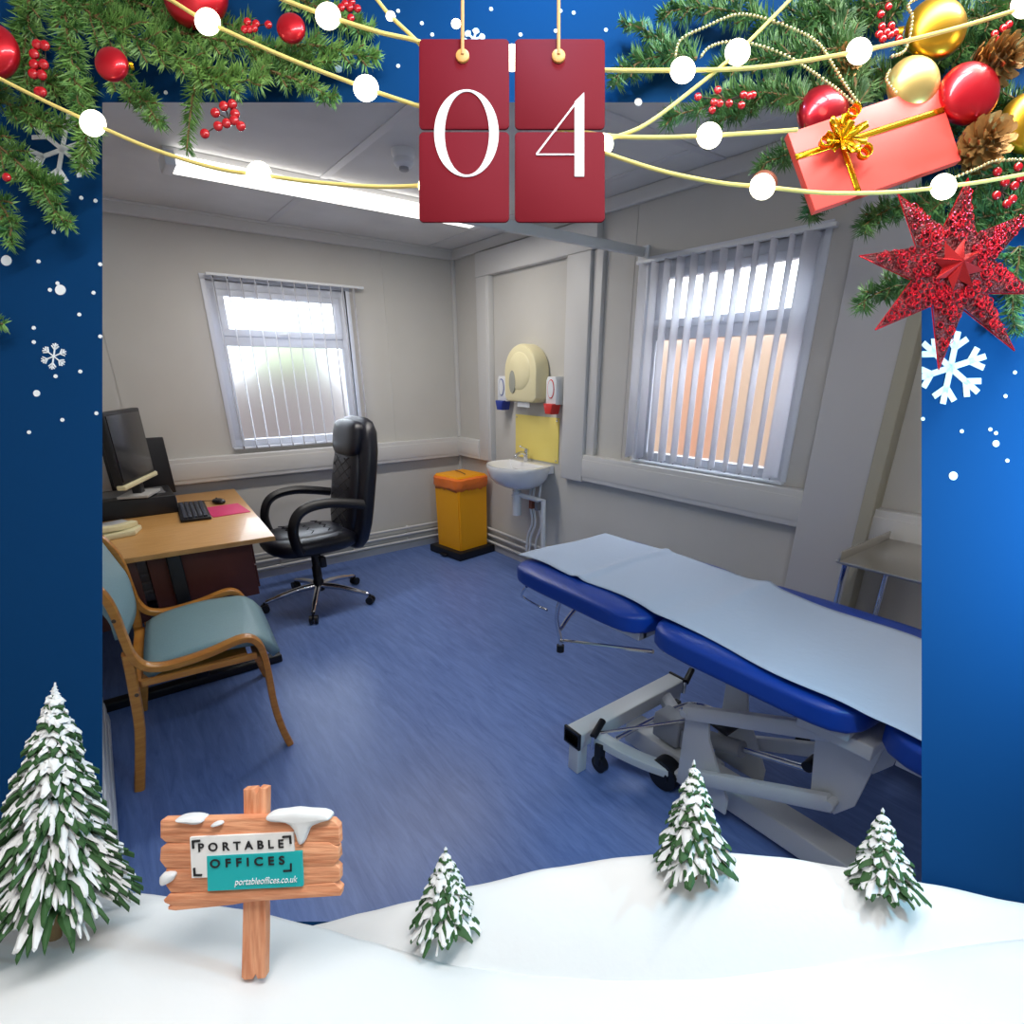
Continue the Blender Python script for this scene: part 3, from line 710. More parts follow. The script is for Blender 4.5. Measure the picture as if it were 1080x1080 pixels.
def flake(x, y, rad, wd, rot, clip=None):
    m = MB(); p = bp(x, y); k_ = ps()
    def bar(a, b, w_):
        a = V((*a, 0)); b = V((*b, 0)); d = (b-a).normalized(); n_ = V((-d.y, d.x, 0))*w_/2*k_
        q = [a*k_+n_, b*k_+n_, b*k_-n_, a*k_-n_]
        poly = [(t.x+p.x, t.y+p.y) for t in q]
        if clip is not None:
            out = []
            for i in range(4):
                A, B = poly[i], poly[(i+1) % 4]; ia, ib = A[0] >= clip, B[0] >= clip
                if ia: out.append(A)
                if ia != ib: t = (clip-A[0])/(B[0]-A[0]); out.append((clip, A[1]+(B[1]-A[1])*t))
            poly = out
            if len(poly) < 3: return
        m.prism(poly, -.0005, .0009)
    for i in range(6):
        a = rot+i*PI/3; d = (math.cos(a), math.sin(a))
        bar((0, 0), (d[0]*rad, d[1]*rad), wd)
        for f, l in ((.55, .42),) if rad > 20 else ((.5, .4), (.72, .28)):
            for s in (-1, 1):
                e = (d[0]*rad*f, d[1]*rad*f); a2 = a+s*PI/4.2
                bar(e, (e[0]+math.cos(a2)*rad*l, e[1]+math.sin(a2)*rad*l), wd)
    return m.build('printed_snowflake', M_print, board)
flake(57, 376, 14, 1.1, math.radians(22)); flake(1002, 388, 39, 6.2, math.radians(18), clip=u1)
flake(66, 158, 38, 4.5, math.radians(20)); flake(500, 42, 12, 2, .3)

# --- snow
def mound(name, lab, crest, wc, prof, vb, x0, x1, nx=80):
    m = MB(); n_ = len(prof)
    def f(a, b):
        x = x0+(x1-x0)*a; i = round(b*(n_-1)); w, dv = prof[i]
        base = bp(x, interp(crest, x), wc)
        uu = (x-PX)*(D-wc)/FPX
        return (uu, vb if dv is None else base.y+dv, w)
    m.grid(f, nx, n_-1)
    o = m.build(name, M_snow, None, BM, normals=True, angle=60); tag(o, lab, 'snow'); return o
crest_f = [(-60, 936), (0, 937), (141, 943), (253, 961), (329, 979), (380, 994), (477, 1021), (560, 1030), (639, 1033), (740, 1030), (834, 1022), (960, 1009), (1080, 994), (1150, 985)]
mound('snow_bank', 'broad white snow bank in the foreground carrying the large tree and the signpost', crest_f, .09,
      [(.003, None), (.003, -.14), (.03, -.10), (.06, -.03), (.075, -.008), (.09, 0), (.11, .0), (.15, -.003), (.20, -.008), (.25, -.014), (.275, -.03), (.285, -.06), (.29, -.12), (.29, None), (.003, None)], -.76, -8, 1160)
crest_b = [(250, 1010), (329, 981), (380, 968), (430, 956), (497, 939), (580, 920), (659, 908), (720, 903), (769, 903), (830, 908), (899, 919), (990, 937), (1080, 956), (1160, 974)]
mound('snow_drift', 'rounded snow drift behind the foreground bank, with three small trees on it', crest_b, .03,
      [(.0025, None), (.0025, -.02), (.01, -.006), (.02, -.001), (.03, 0), (.04, -.004), (.052, -.013), (.066, -.030), (.08, -.056), (.095, -.10), (.11, -.17), (.11, None), (.0025, None)], -.74, 260, 1150)
ledge = MB().box((-.55, -.80, .0005), (UR, -.765, .28), .004).build('ledge', M_board, board)

# --- snowy trees
def snow_tree(x, ytop, ybase, half, w, lab, group, layers, seed, dens):
    rnd = random.Random(seed)
    k_ = ps(w); Ht = (ybase-ytop)*k_; Rd = half*k_
    base = bp(x, ybase, w)
    r = thing('snowy_fir_tree', lab, 'tree', M=BM @ Matrix.Translation(base) @ Matrix(((1, 0, 0, 0), (0, 0, 1, 0), (0, -1, 0, 0), (0, 0, 0, 1))) if False else BM @ Matrix.Translation(base) @ Matrix.Rotation(-PI/2, 4, 'X'), group=group)
    MB().cyl((0, 0, -.01), (0, 0, Ht*.9), Rd*.09, Rd*.02, 8).build('trunk', M_twig, r)
    g = MB(); s = MB()
    def blade(m, z, a, L, wd, droop, zo, jag, l0=0., th=.02):
        ns = 7
        up = []; vs = []; fs = []
        for i in range(ns+1):
            t = l0+(1-l0)*i/ns; rr = L*t
            zz_ = z-droop*L*t*t+zo+.10*L*math.sin(t*PI)
            ww = wd*(math.sin(min(1, t*1.25+.12)*PI*.62)**.8)*(1-.75*max(0, t-.55)/.45)
            wl = ww*(1+rnd.uniform(-jag, jag)); wr = ww*(1+rnd.uniform(-jag, jag))
            hl = rnd.uniform(0, .5)*jag*wd*.8; hr = rnd.uniform(0, .5)*jag*wd*.8
            for (q, h) in ((-wl, -wl*.45-hl), (-wl*.45, 0), (wr*.45, 0), (wr, -wr*.45-hr)):
                vs.append((math.cos(a)*rr-math.sin(a)*q, math.sin(a)*rr+math.cos(a)*q, zz_+h))
            # closing underside
            vs.append((math.cos(a)*rr, math.sin(a)*rr, zz_-ww*.5-th*Rd*4))
        for i in range(ns):
            o1 = i*5; o2 = o1+5
            for j in range(3): fs.append((o1+j, o1+j+1, o2+j+1, o2+j))
            fs.append((o1+3, o1+4, o2+4, o2+3)); fs.append((o1+4, o1, o2, o2+4))
        fs.append((0, 1, 2, 3, 4)); fs.append(tuple(ns*5+j for j in (4, 3, 2, 1, 0)))
        m._add(vs, fs)
    for i in range(layers):
        t = i/(layers-1); z = Ht*(.17+.79*t); rad = Rd*(1-t)**.82*1.0+Rd*.05
        nb = max(4, int(dens*(1-t)+4)); a0 = rnd.uniform(0, 6)
        for j in range(nb):
            a = a0+2*PI*j/nb+rnd.uniform(-.25, .25); L = rad*rnd.uniform(.82, 1.12); wd = max(2*PI*rad/nb*.44, Rd*.035)
            dr = .34+rnd.uniform(-.12, .12); zj = z+rnd.uniform(-.012, .012)*Ht
            blade(g, zj, a, L*1.02, wd*1.15, dr, -.006*Ht, .55)
            blade(s, zj, a+rnd.uniform(-.12, .12), L*rnd.uniform(.86, 1.04), wd*rnd.uniform(.75, 1.3), dr, Ht*.014, .75, l0=rnd.uniform(0, .1), th=.012)
            blade(s, zj+.01*Ht, a+rnd.uniform(-.4, .4), L*rnd.uniform(.6, .9), wd*.6, dr, Ht*.016, .7, l0=.25, th=.012)
            if rnd.random() < .8:
                blade(s, zj-.02*Ht, a+rnd.uniform(-.3, .3), L*rnd.uniform(.7, .95), wd*.7, dr+.1, Ht*.022, .7, th=.012)
    s.cyl((0, 0, Ht*.9), (0, 0, Ht*1.0), Rd*.05, Rd*.012, 8)
    g.build('foliage', mat('spruce_green', srgb(44, 84, 40), .7), r)
    s.build('snow_cover', M_snow, r)
    return r
snow_tree(58, 720, 978, 66, .165, 'large snow-laden fir tree at the lower left corner, beside the signpost', None, 22, 3, 30)
snow_tree(470, 893, 976, 35, .06, 'small snowy fir tree at the left end of the snow drift', 'small snowy trees', 11, 4, 12)
snow_tree(732, 801, 917, 39, .05, 'tallest of the three small snowy trees, on top of the drift', 'small snowy trees', 13, 5, 13)
snow_tree(931, 852, 939, 34, .05, 'small snowy fir tree at the right end of the snow drift', 'small snowy trees', 11, 6, 12)

# --- wooden sign
W_ = .172
M_sign = mat('sign_wood', srgb(232, 166, 126), .7, col2=srgb(206, 128, 88), nscale=240, stretch=(.1, 1, .3), bump=.3, bscale=200)
M_post = mat('post_wood', srgb(232, 166, 126), .7, col2=srgb(206, 128, 88), nscale=240, stretch=(1, .1, .3), bump=.3, bscale=200)
sg = thing('wooden_signpost', 'orange-brown plank signpost with small snow caps standing in the snow, reading PORTABLE OFFICES', 'sign', M=at(bp(265, 1034, W_)))
s0 = bp(265, 1034, W_)
def L2(x, y): p = bp(x, y, W_)-s0; return (p.x, p.y)
MB().prism([L2(x, y) for x, y in ((253, 1033), (254, 985), (256, 900), (255, 834), (267, 833), (269, 838), (272, 832), (280, 833), (279, 900), (279, 985), (278, 1034), (270, 1035), (268, 1030), (265, 1035), (256, 1036))], -.012, -.002, bev=.0012).build('post', M_post, sg)
planks = [[(174, 863), (176, 861), (260, 859), (300, 858), (354, 862), (360, 868), (361, 886), (356, 889), (260, 888), (180, 885), (174, 880)],
          [(175, 890), (180, 886), (260, 884), (350, 884), (360, 890), (361, 901), (355, 909), (260, 912), (180, 911), (174, 903)],
          [(179, 920), (180, 912), (270, 908), (355, 906), (361, 912), (361, 924), (350, 930), (270, 938), (185, 937), (180, 930)],
          [(178, 944), (184, 938), (270, 933), (355, 926), (363, 933), (362, 940), (300, 944), (220, 950), (186, 950), (179, 947)],
          [(182, 952), (190, 948), (220, 948), (270, 944), (300, 941), (250, 950), (190, 956), (182, 955)]]
for i, q in enumerate(planks):
    MB().prism([L2(x, y) for x, y in q][::-1], -.003+.0008*(i % 2), .007+.0008*(i % 2), bev=.0015).build('plank', M_sign, sg)
sz = .0095
def card(q, z, m_, nm): return MB().prism([L2(x, y) for x, y in q][::-1], .006, z, bev=0).build(nm, m_, sg)
card([(207, 878), (314, 873), (315, 892), (254, 896), (255, 918), (209, 920)], sz, mat('card_white', (.86, .87, .87), .6), 'white_panel')
card([(225, 897), (323, 892), (324, 928), (226, 933)], sz+.0006, mat('card_teal', srgb(8, 176, 180), .6), 'teal_panel')
M_ink = mat('black_ink', (.01, .01, .012), .6)
br = MB()
def brk(pts):
    for (a, b) in zip(pts, pts[1:]):
        a = V((*L2(*a), 0)); b = V((*L2(*b), 0)); d = (b-a).normalized(); n_ = V((-d.y, d.x, 0))*.0008; e_ = d*.0008
        br.prism([((a-e_+n_).x, (a-e_+n_).y), ((a-e_-n_).x, (a-e_-n_).y), ((b+e_-n_).x, (b+e_-n_).y), ((b+e_+n_).x, (b+e_+n_).y)], sz, sz+.0012)
brk([(211, 888), (210.5, 881.5), (217, 881)]); brk([(304, 877), (311, 876.5), (311.5, 883)]); brk([(212, 910), (212.5, 916.5), (219, 916.5)]); brk([(305, 912), (312, 911.5), (312, 905)])
br.build('bracket_marks', M_ink, sg)
def text(s, x, y, size, m_, ang, width=None, parent=None, z=0, sp=1, off=0, sh=0, name='lettering'):
    cu = bpy.data.curves.new(name, 'FONT'); cu.body = s; cu.size = size; cu.extrude = .0003; cu.space_character = sp; cu.offset = off; cu.shear = sh
    cu.align_x = 'CENTER'; cu.align_y = 'CENTER'
    t = bpy.data.objects.new(name, cu); COL.objects.link(t)
    dg = bpy.context.evaluated_depsgraph_get(); me = bpy.data.meshes.new_from_object(t.evaluated_get(dg))
    bpy.data.objects.remove(t)
    xs = [v.co.x for v in me.vertices]; k_ = (width/(max(xs)-min(xs))) if width else 1
    for v in me.vertices: v.co.x *= k_
    me.materials.clear(); me.materials.append(m_)
    o = bpy.data.objects.new(name, me); COL.objects.link(o); o.parent = parent
    o.location = (x, y, z); o.rotation_euler = (0, 0, ang); return o
kk = ps(W_)
x, y = L2(260, 886.5); text('PORTABLE', x, y, 12*kk, M_ink, math.radians(2.8), 88*kk, sg, sz+.0006, 1.7, .00035*.6, name='lettering_portable')
x, y = L2(267, 903); text('OFFICES', x, y, 12*kk, M_ink, math.radians(2.8), 77*kk, sg, sz+.0012, 1.7, .00035*.6, name='lettering_offices')
x, y = L2(286, 922); text('portableoffices.co.uk', x, y, 9.5*kk, M_print, math.radians(2.8), 65*kk, sg, sz+.0012, 1, 0, .25, name='lettering_web_address')
def cap(poly, nm='snow_cap'):
    m = MB(); m.prism([L2(x, y) for x, y in poly][::-1], -.004, .013, bev=.004); m.build(nm, M_snow, sg, sub=1)
cap([(189, 860), (197, 857), (210, 856), (220, 858), (222, 862), (214, 866), (204, 864), (194, 863)])
cap([(228, 865), (234, 861), (241, 861), (242, 864), (237, 867), (228, 867)])
cap([(284, 856), (293, 852), (305, 852), (316, 849), (328, 852), (345, 851), (354, 857), (352, 861), (343, 862), (335, 866), (331, 867), (327, 882), (322, 887), (318, 884), (315, 868), (306, 862), (295, 863), (286, 861)])
cap([(176, 914), (194, 913), (192, 918), (188, 925), (182, 927), (177, 930), (175, 922)])

# --- hanging number tags
M_tag = mat('tag_red', srgb(108, 14, 28), .7, spec=.1)
M_cord = mat('tan_cord', srgb(205, 150, 90), .7)
WT = .112
def rrect(x0, y0, x1, y1, rr, P):
    out = []
    for cx, cy, a in ((x1-rr, y0+rr, 0), (x0+rr, y0+rr, 90), (x0+rr, y1-rr, 180), (x1-rr, y1-rr, 270)):
        for k_ in range(6): t = math.radians(a+18*k_); out.append(P(cx+rr*math.cos(t), cy-rr*math.sin(t)))
    return out
def number_tag(x0, x1, cx, lab, numeral):
    o0_ = bp(cx, 60, WT); r = thing('hanging_number_tag', lab, 'tag', M=at(o0_), group='hanging number tags')
    P = lambda x, y: (lambda q: (q.x, q.y))(bp(x, y, WT)-o0_)
    MB().prism(rrect(x0, 41, x1, 136, 5, P), -.002, .0, bev=.0004).build('upper_card', M_tag, r)
    MB().prism(rrect(x0, 139, x1, 234, 5, P), -.002, .0, bev=.0004).build('lower_card', M_tag, r)
    m = MB(); p0 = P(cx, 60); p1 = P(cx, -70); m.tube([(p0[0], p0[1], .002), (p1[0], p1[1], .002)], 1.9*ps(WT), 8); m.build('cord', M_cord, r)
    m = MB(); m.lathe([(7*ps(WT), -.0005), (7*ps(WT), .0018), (5.5*ps(WT), .0026)], (p0[0], p0[1], 0)); m.build('grommet', mat('amber_disc', srgb(222, 160, 84), .5), r)
    m = MB(); numeral(m, P); m.build('numeral', mat('numeral_white', (.86, .86, .86), .6), r)
def num0(m, P):
    n_ = 64; vs = []; fs = []
    for z in (-.0022, .0008):
        for k_ in range(n_):
            t = 2*PI*k_/n_; a = P(492+34*math.cos(t), 141-46*math.sin(t)); b = P(492.5+23.5*math.cos(t), 141-44*math.sin(t))
            vs += [(a[0], a[1], z), (b[0], b[1], z)]
    N2 = 2*n_
    for k_ in range(n_):
        i = 2*k_; j = 2*((k_+1) % n_)
        fs += [(N2+i, N2+j, N2+j+1, N2+i+1), (i, i+1, j+1, j), (i, j, N2+j, N2+i), (i+1, N2+i+1, N2+j+1, j+1)]
    m._add(vs, fs, smooth=False)
def num4(m, P):
    q = lambda pts, z=.0008: m.prism([P(*a) for a in pts][::-1], -.0022, z)
    q([(606, 108), (616, 98), (616, 186.5), (606, 186.5)])
    q([(616, 98), (606, 112), (567.5, 162.3), (565.5, 163.9), (565.5, 162.2), (606, 109.5)], .00082); q([(565.5, 162.7), (606, 162.7), (606, 164), (565.5, 164)], .00084)
number_tag(442, 537, 488, 'dark red double tag hanging on a tan cord, bearing the white numeral 0', num0)
number_tag(543, 638, 589, 'dark red double tag hanging on a tan cord, bearing the white numeral 4', num4)

# --- fir and pine sprigs
def sprig(lab, pts, w, ln, dens=1., side=True, m_=None, kind='fir', group='', sidelen=30, seed=0):
    rnd = random.Random(seed*7+13)
    k_ = ps(w); P = [bp(x, y, w) for x, y in pts]; o0_ = P[0].copy()
    P = smooth_path([p-o0_ for p in P], 6)
    r = thing('pine_sprig', lab, 'greenery', M=at(o0_), group=group)
    tw = MB(); nd = MB()
    def needles(path, ln_, tip=True):
        Ls = sum((path[i+1]-path[i]).length for i in range(len(path)-1)); cnt = int(Ls/(k_*.40)*dens)
        for c_ in range(cnt):
            t = (c_+rnd.random())/cnt*(len(path)-1); i = min(int(t), len(path)-2); p = path[i].lerp(path[i+1], t-i); d = (path[i+1]-path[i]).normalized()
            phi = rnd.uniform(0, 2*PI); sdir = V((-d.y, d.x, 0))*math.cos(phi)*1.25+V((0, 0, 1))*math.sin(phi)*.55
            if sdir.length < .3: sdir = V((-d.y, d.x, 0))*rnd.choice((-1, 1))
            sdir.normalize(); fwd = rnd.uniform(.55, .95); dirv = (sdir+d*fwd).normalized()
            l = ln_*k_*rnd.uniform(.8, 1.2)*(1-.35*(t/(len(path)-1))**3); rr = k_*rnd.uniform(.55, .8)
            e = p+dirv*l+V((0, 0, rnd.uniform(-.002, .002))); e.z = max(e.z, .001-o0_.z+w*0-.0)
            a = dirv.orthogonal().normalized(); b = dirv.cross(a)
            mid = p+(e-p)*.5
            q = []
            for (c2, r2) in ((p, rr*.6), (mid, rr)):
                for s_ in range(3): an = 2*PI*s_/3; q.append(nd.b.verts.new(c2+a*(math.cos(an)*r2)+b*(math.sin(an)*r2)))
            tipv = nd.b.verts.new(e)
            for s_ in range(3):
                s2 = (s_+1) % 3; nd.b.faces.new((q[s_], q[s2], q[3+s2], q[3+s_])); nd.b.faces.new((q[3+s_], q[3+s2], tipv))
    tw.tube(P, [1.7*k_*(1-.6*i/len(P)) for i in range(len(P))], 6)
    needles(P, ln)
    if side:
        Ls = sum((P[i+1]-P[i]).length for i in range(len(P)-1)); ns = max(2, int(Ls/(k_*19)))
        for j in range(ns):
            for sd in (-1, 1):
                t = (j+.4+.25*sd)/ns*(len(P)-1)
                if t > len(P)-1.5: continue
                i = min(int(t), len(P)-2); p = P[i]; d = (P[i+1]-P[i]).normalized(); nrm = V((-d.y, d.x, 0))*sd
                l = sidelen*k_*(1-.5*t/(len(P)-1))*rnd.uniform(.8, 1.1)
                dd = (d*.75+nrm*.75).normalized()
                path = [p+dd*l*q_/4+d*l*.12*(q_/4)**2+V((0, 0, rnd.uniform(-.1, .2)*l*q_/4)) for q_ in range(5)]
                tw.tube(path, 1.0*k_, 5); needles(path, ln*.85)
    tw.build('twig', M_twig, r); nd.build('needles', m_ or M_needle, r, normals=False)
    return r
LG = 'fir sprigs at the upper left'; RG = 'pine sprigs at the upper right'
left = [
 ('long fir branch sweeping from the top left down toward the ceiling light', [(66,-12),(95,14),(122,30),(165,50),(207,70),(237,87),(282,80)], .035, 17, True, 34),
 ('fir sprig hanging straight down left of the berries by the ceiling light', [(212,72),(205,95),(201,120),(197,158)], .03, 15, False, 0),
 ('fir sprig hanging between the two left red baubles', [(66,-5),(72,40),(78,80),(84,118)], .04, 20, True, 18),
 ('fir sprig at the very top left corner behind the red bauble', [(30,-20),(30,20),(25,60),(30,95)], .02, 18, True, 22),
 ('fir sprig across the left edge below the large red bauble', [(-20,100),(15,112),(40,125),(66,135)], .035, 17, True, 22),
 ('fir sprig at the left edge pointing down to the single berry', [(-20,140),(12,165),(38,190),(55,200)], .03, 17, True, 26),
 ('fir sprig tip drooping lowest at the left over the blue board', [(30,180),(45,200),(58,222),(72,240)], .03, 15, True, 18),
 ('short fir sprig at the left edge above the snow dots', [(-10,205),(5,222),(12,240),(8,258)], .025, 15, True, 16),
 ('pale fir sprig below the bulb at the opening corner', [(92,120),(92,140),(88,160),(84,180)], .035, 17, True, 16),
 ('frosty fir sprig right of the small red bauble', [(118,75),(140,95),(155,110),(168,132)], .025, 15, True, 18),
 ('fir sprig above the row of bulbs pointing right to the board', [(160,30),(210,38),(262,50),(300,62),(350,66)], .02, 15, True, 24),
 ('fir sprig tip pointing right just before the number tags', [(290,50),(330,48),(365,55),(398,62)], .02, 15, True, 22),
 ('fir sprig pointing down at the top edge of the opening', [(268,70),(300,80),(330,92),(352,106)], .025, 14, True, 16),
 ('fir sprig along the top edge behind the half-hidden red bauble', [(110,-8),(150,5),(200,20),(260,28)], .01, 16, True, 26),
 ('fir sprig behind the berries near the top left', [(0,60),(30,75),(60,92),(95,100)], .01, 17, True, 26),
 ('fir sprig at the top edge near the small bulb', [(300,-10),(335,8),(365,20),(390,34)], .01, 15, True, 20),
 ('tiny fir tip peeping in at the left edge beside the snow dots', [(-22,338),(-12,340),(-3,341),(4,342)], .02, 13, False, 0),
]
for i, (lab, pts, w, ln, sd, sl) in enumerate(left): sprig(lab, pts, w, ln, 1.0, sd, M_needle, 'fir', LG, sl, i)
right = [
 ('pine sprig at the top right of the tags pointing left', [(800,18),(770,12),(735,8),(697,14)], .02, 17, True, 24),
 ('pine sprig pointing left just right of the number tags', [(735,62),(705,58),(675,66),(645,84)], .02, 17, True, 20),
 ('small pine tip pointing up beside the number tags', [(720,60),(700,45),(680,32),(655,22)], .02, 14, True, 14),
 ('pine branch behind the crossing light wires', [(900,50),(850,55),(800,62),(755,70)], .02, 18, True, 30),
 ('low pine sprig over the opening edge beside the small berries', [(850,105),(800,98),(760,108),(702,125)], .025, 17, True, 20),
 ('pine sprig below the berries over the ceiling', [(830,90),(800,105),(775,120),(752,132)], .02, 16, True, 16),
 ('pine branch along the top edge above the bead garland', [(960,-5),(900,12),(860,18),(800,28)], .015, 19, True, 34),
 ('upright pine sprig between the top wires and the gold bauble', [(905,110),(900,75),(893,40),(880,5)], .02, 18, True, 30),
 ('pine sprig left of the red gift', [(880,150),(850,155),(825,165),(800,175)], .02, 18, True, 16),
 ('pine sprig hidden under the lower left of the gift', [(905,190),(880,200),(862,212),(852,228)], .02, 18, True, 16),
 ('pine sprig pointing left above the red star', [(1000,215),(965,215),(935,222),(908,240)], .02, 18, True, 20),
 ('pine sprig pointing left below the star arm', [(990,300),(960,300),(935,305),(905,322)], .02, 18, True, 20),
 ('pine sprig pointing down at the right edge beside the star', [(1075,260),(1072,290),(1068,315),(1070,350)], .02, 18, True, 20),
 ('pine sprig between gift and star at the right', [(1100,170),(1060,180),(1020,195),(980,215)], .015, 19, True, 30),
 ('pine sprig behind the berries at the right edge', [(1100,215),(1060,225),(1020,232),(985,245)], .012, 19, True, 28),
 ('pine sprig behind the gold baubles at the top right', [(1100,30),(1050,40),(1000,55),(950,60)], .008, 20, True, 34),
 ('pine sprig at the top right corner above the pine cones', [(1100,-5),(1060,5),(1030,20),(1000,10)], .02, 18, True, 26),
 ('pine sprig between the pine cones', [(1100,110),(1060,110),(1030,125),(1000,135)], .015, 18, True, 26),
 ('pine sprig behind the dark red bauble', [(940,80),(910,90),(880,100),(850,95)], .008, 19, True, 28),
]
for i, (lab, pts, w, ln, sd, sl) in enumerate(right): sprig(lab, pts, w, ln, 1.0, sd, M_needle2, 'pine', RG, sl, 40+i)

# --- baubles
def bauble(x, y, rad, w, m_, lab, capdir=None, group='glass baubles'):
    p = bp(x, y, w); k_ = ps(w); R0 = rad*k_; r = thing('bauble', lab, 'bauble', M=at(p), group=group)
    MB().ball((0, 0, 0), R0, 40, scale=(1, 1, .5)).build('ball', m_, r)
    a = capdir if capdir is not None else PI/2; d = V((math.cos(a), math.sin(a), -.5)).normalized()
    MB().cyl(d*R0*.96, d*R0*1.15, R0*.2).build('cap', M_gold, r)
bauble(-9, 54, 28, .075, M_redb, 'large matt red bauble cut by the left edge')
bauble(118, 68, 17, .07, M_redb, 'small red bauble hanging in the fir branches at the upper left', 0.4)
bauble(206, -6, 34, .03, M_redb, 'red bauble half hidden at the top edge behind the light wire')
bauble(307, 30, 15, .05, M_redb, 'small red bauble beside the berries near the top bulbs')
bauble(987, 31, 31, .045, M_goldb, 'large shiny gold bauble at the top right', 2.8)
bauble(963, 88, 27, .045, M_gold2, 'pale gold bauble tucked behind the top edge of the gift')
bauble(1021, 99, 31, .05, M_redb, 'shiny red bauble right of the gift, below the gold bauble', 0)
bauble(868, 119, 27, .022, M_dredb, 'dark red bauble behind the left end of the gift')
bauble(1086, 130, 31, .03, M_goldb, 'gold bauble cut by the right edge')
bauble(806, 194, 14, .03, mat('brown_bauble', srgb(150, 90, 70), .4, metal=.3), 'small brown bauble behind the bulb over the wide blind')

# --- berries
def berries(pts, rad, w, lab, stem_to):
    k_ = ps(w); p0 = bp(*stem_to, w); r = thing('berry_cluster', lab, 'berries', M=at(p0), group='red berry clusters')
    s_ = MB()
    for x, y in pts:
        q = bp(x, y, w)-p0; MB().ball(q, rad*k_, 14, scale=(1, 1, .6)).build('berry', M_berry, r)
        s_.tube(smooth_path([(0, 0, -.006), (q.x*.5, q.y*.5+.002, -.004), tuple(q)], 3), .0006, 5)
    s_.build('stem', mat('dark_stem', (.05, .03, .02), .7), r)
berries([(39,47),(47,48),(36,57),(46,68),(36,68),(35,78),(44,79),(41,97),(44,97)], 5.2, .07, 'red berries between the two left red baubles', (42, 62))
berries([(236,112),(245,110),(227,119),(248,120),(230,133),(239,130),(247,127),(254,133),(216,141)], 5, .055, 'red berries hanging over the end of the ceiling light', (238, 122))
berries([(261,23),(270,25),(263,31),(258,31),(268,30),(283,26)], 4, .05, 'red berries left of the small red bauble at the top', (268, 22))
berries([(364,4),(371,2),(377,9),(369,8),(360,8),(370,19)], 4, .04, 'red berries at the top edge beside the bulb', (367, 8))
berries([(7,187)], 4.5, .055, 'single red berry at the left edge', (5, 180))
berries([(929,15),(937,7),(930,28),(940,27),(927,36),(935,34),(944,34),(948,41),(939,37),(931,41)], 4, .045, 'red berries left of the large gold bauble', (936, 24))
berries([(757,95),(736,102),(753,108),(759,109),(769,109),(782,111),(790,101),(794,100),(784,100),(751,116)], 4, .045, 'red berries among pine over the ceiling', (768, 103))
berries([(1052,181),(1060,192),(1074,176),(1051,206),(1070,196),(1068,210),(1062,215),(1076,188)], 4.6, .055, 'red berries at the right edge above the star', (1062, 198))
berries([(1050,41),(1058,30),(1064,26),(1049,36)], 4, .045, 'few red berries between gold bauble and pine cone', (1056, 35))

# --- pine cones
M_cone = mat('gilded_cone', srgb(176, 132, 78), .4, metal=.5, noise=.3, nscale=40)
def cone(x, y, rad, w, lab, tilt):
    k_ = ps(w); R0 = rad*k_; r = thing('pine_cone', lab, 'pine cone', M=at(bp(x, y, w)) @ Matrix.Rotation(tilt[0], 4, 'X') @ Matrix.Rotation(tilt[1], 4, 'Y'), group='gilded pine cones')
    MB().ball((0, 0, 0), R0*.45, 12).build('core', M_twig, r)
    m = MB()
    for i in range(60):
        t = i/60; a = i*2.4; z = (t-.42)*R0*1.5; rr = R0*(.95*math.sin(min(1, (1-t)*1.1+.08)*PI*.62)+.05)
        d = V((math.cos(a), math.sin(a), 0)); tn = V((-d.y, d.x, 0)); b0 = V((0, 0, z-.1*R0)); tip = d*rr+V((0, 0, z+.18*R0))
        w_ = R0*.24*(1-t*.5)
        vs = [b0, b0+d*rr*.6-tn*w_, tip-tn*w_*.6, tip+V((0, 0, R0*.08)), tip+tn*w_*.6, b0+d*rr*.6+tn*w_]
        vs2 = [v-V((0, 0, R0*.07)) for v in vs]
        m._add([tuple(v) for v in vs+vs2], [(0, 1, 2, 3, 4, 5), (11, 10, 9, 8, 7, 6)]+[(j, (j+1) % 6, 6+(j+1) % 6, 6+j) for j in range(6)], smooth=False)
    m.build('scales', M_cone, r)
cone(1053, 66, 25, .05, 'gilded pine cone at the right below the berries', (.5, .3))
cone(1039, 151, 26, .055, 'gilded pine cone between the red bauble and the star', (.2, -.2))
cone(893, 66, 17, .02, 'pale pine cone faint among pine behind the bulb', (.3, 0))

# --- gift
WG = .05
g0 = bp(922, 155, WG); gift = thing('gift_box', 'flat coral red gift box tied with shiny gold ribbon and bow', 'gift', M=at(g0))
G = lambda x, y: (lambda q: (q.x, q.y))(bp(x, y, WG)-g0)
MB().prism([G(831, 140), (G(860, 222)), G(1014, 168.5), G(988, 87)][::1], -.009, 0, bev=.001).build('box', mat('coral_red', srgb(240, 84, 74), .42, noise=.03, nscale=12), gift)
def band(a, b, wd, bow=0):
    A = V((*G(*a), 0)); B_ = V((*G(*b), 0)); m = MB(); d = (B_-A).normalized(); n_ = V((-d.y, d.x, 0))*wd*ps(WG)/2
    def f(t, s): p = A.lerp(B_, t)+n_*(s*2-1); return (p.x, p.y, .0008+.0012*math.sin(t*9)*0+bow*math.sin(t*PI))
    m.grid(f, 12, 3); m.build('ribbon', M_gold, gift, solid=.0006)
band((839, 166), (995, 116), 6); band((888, 152), (905, 202), 6)
bw = MB(); rnd = random.Random(5)
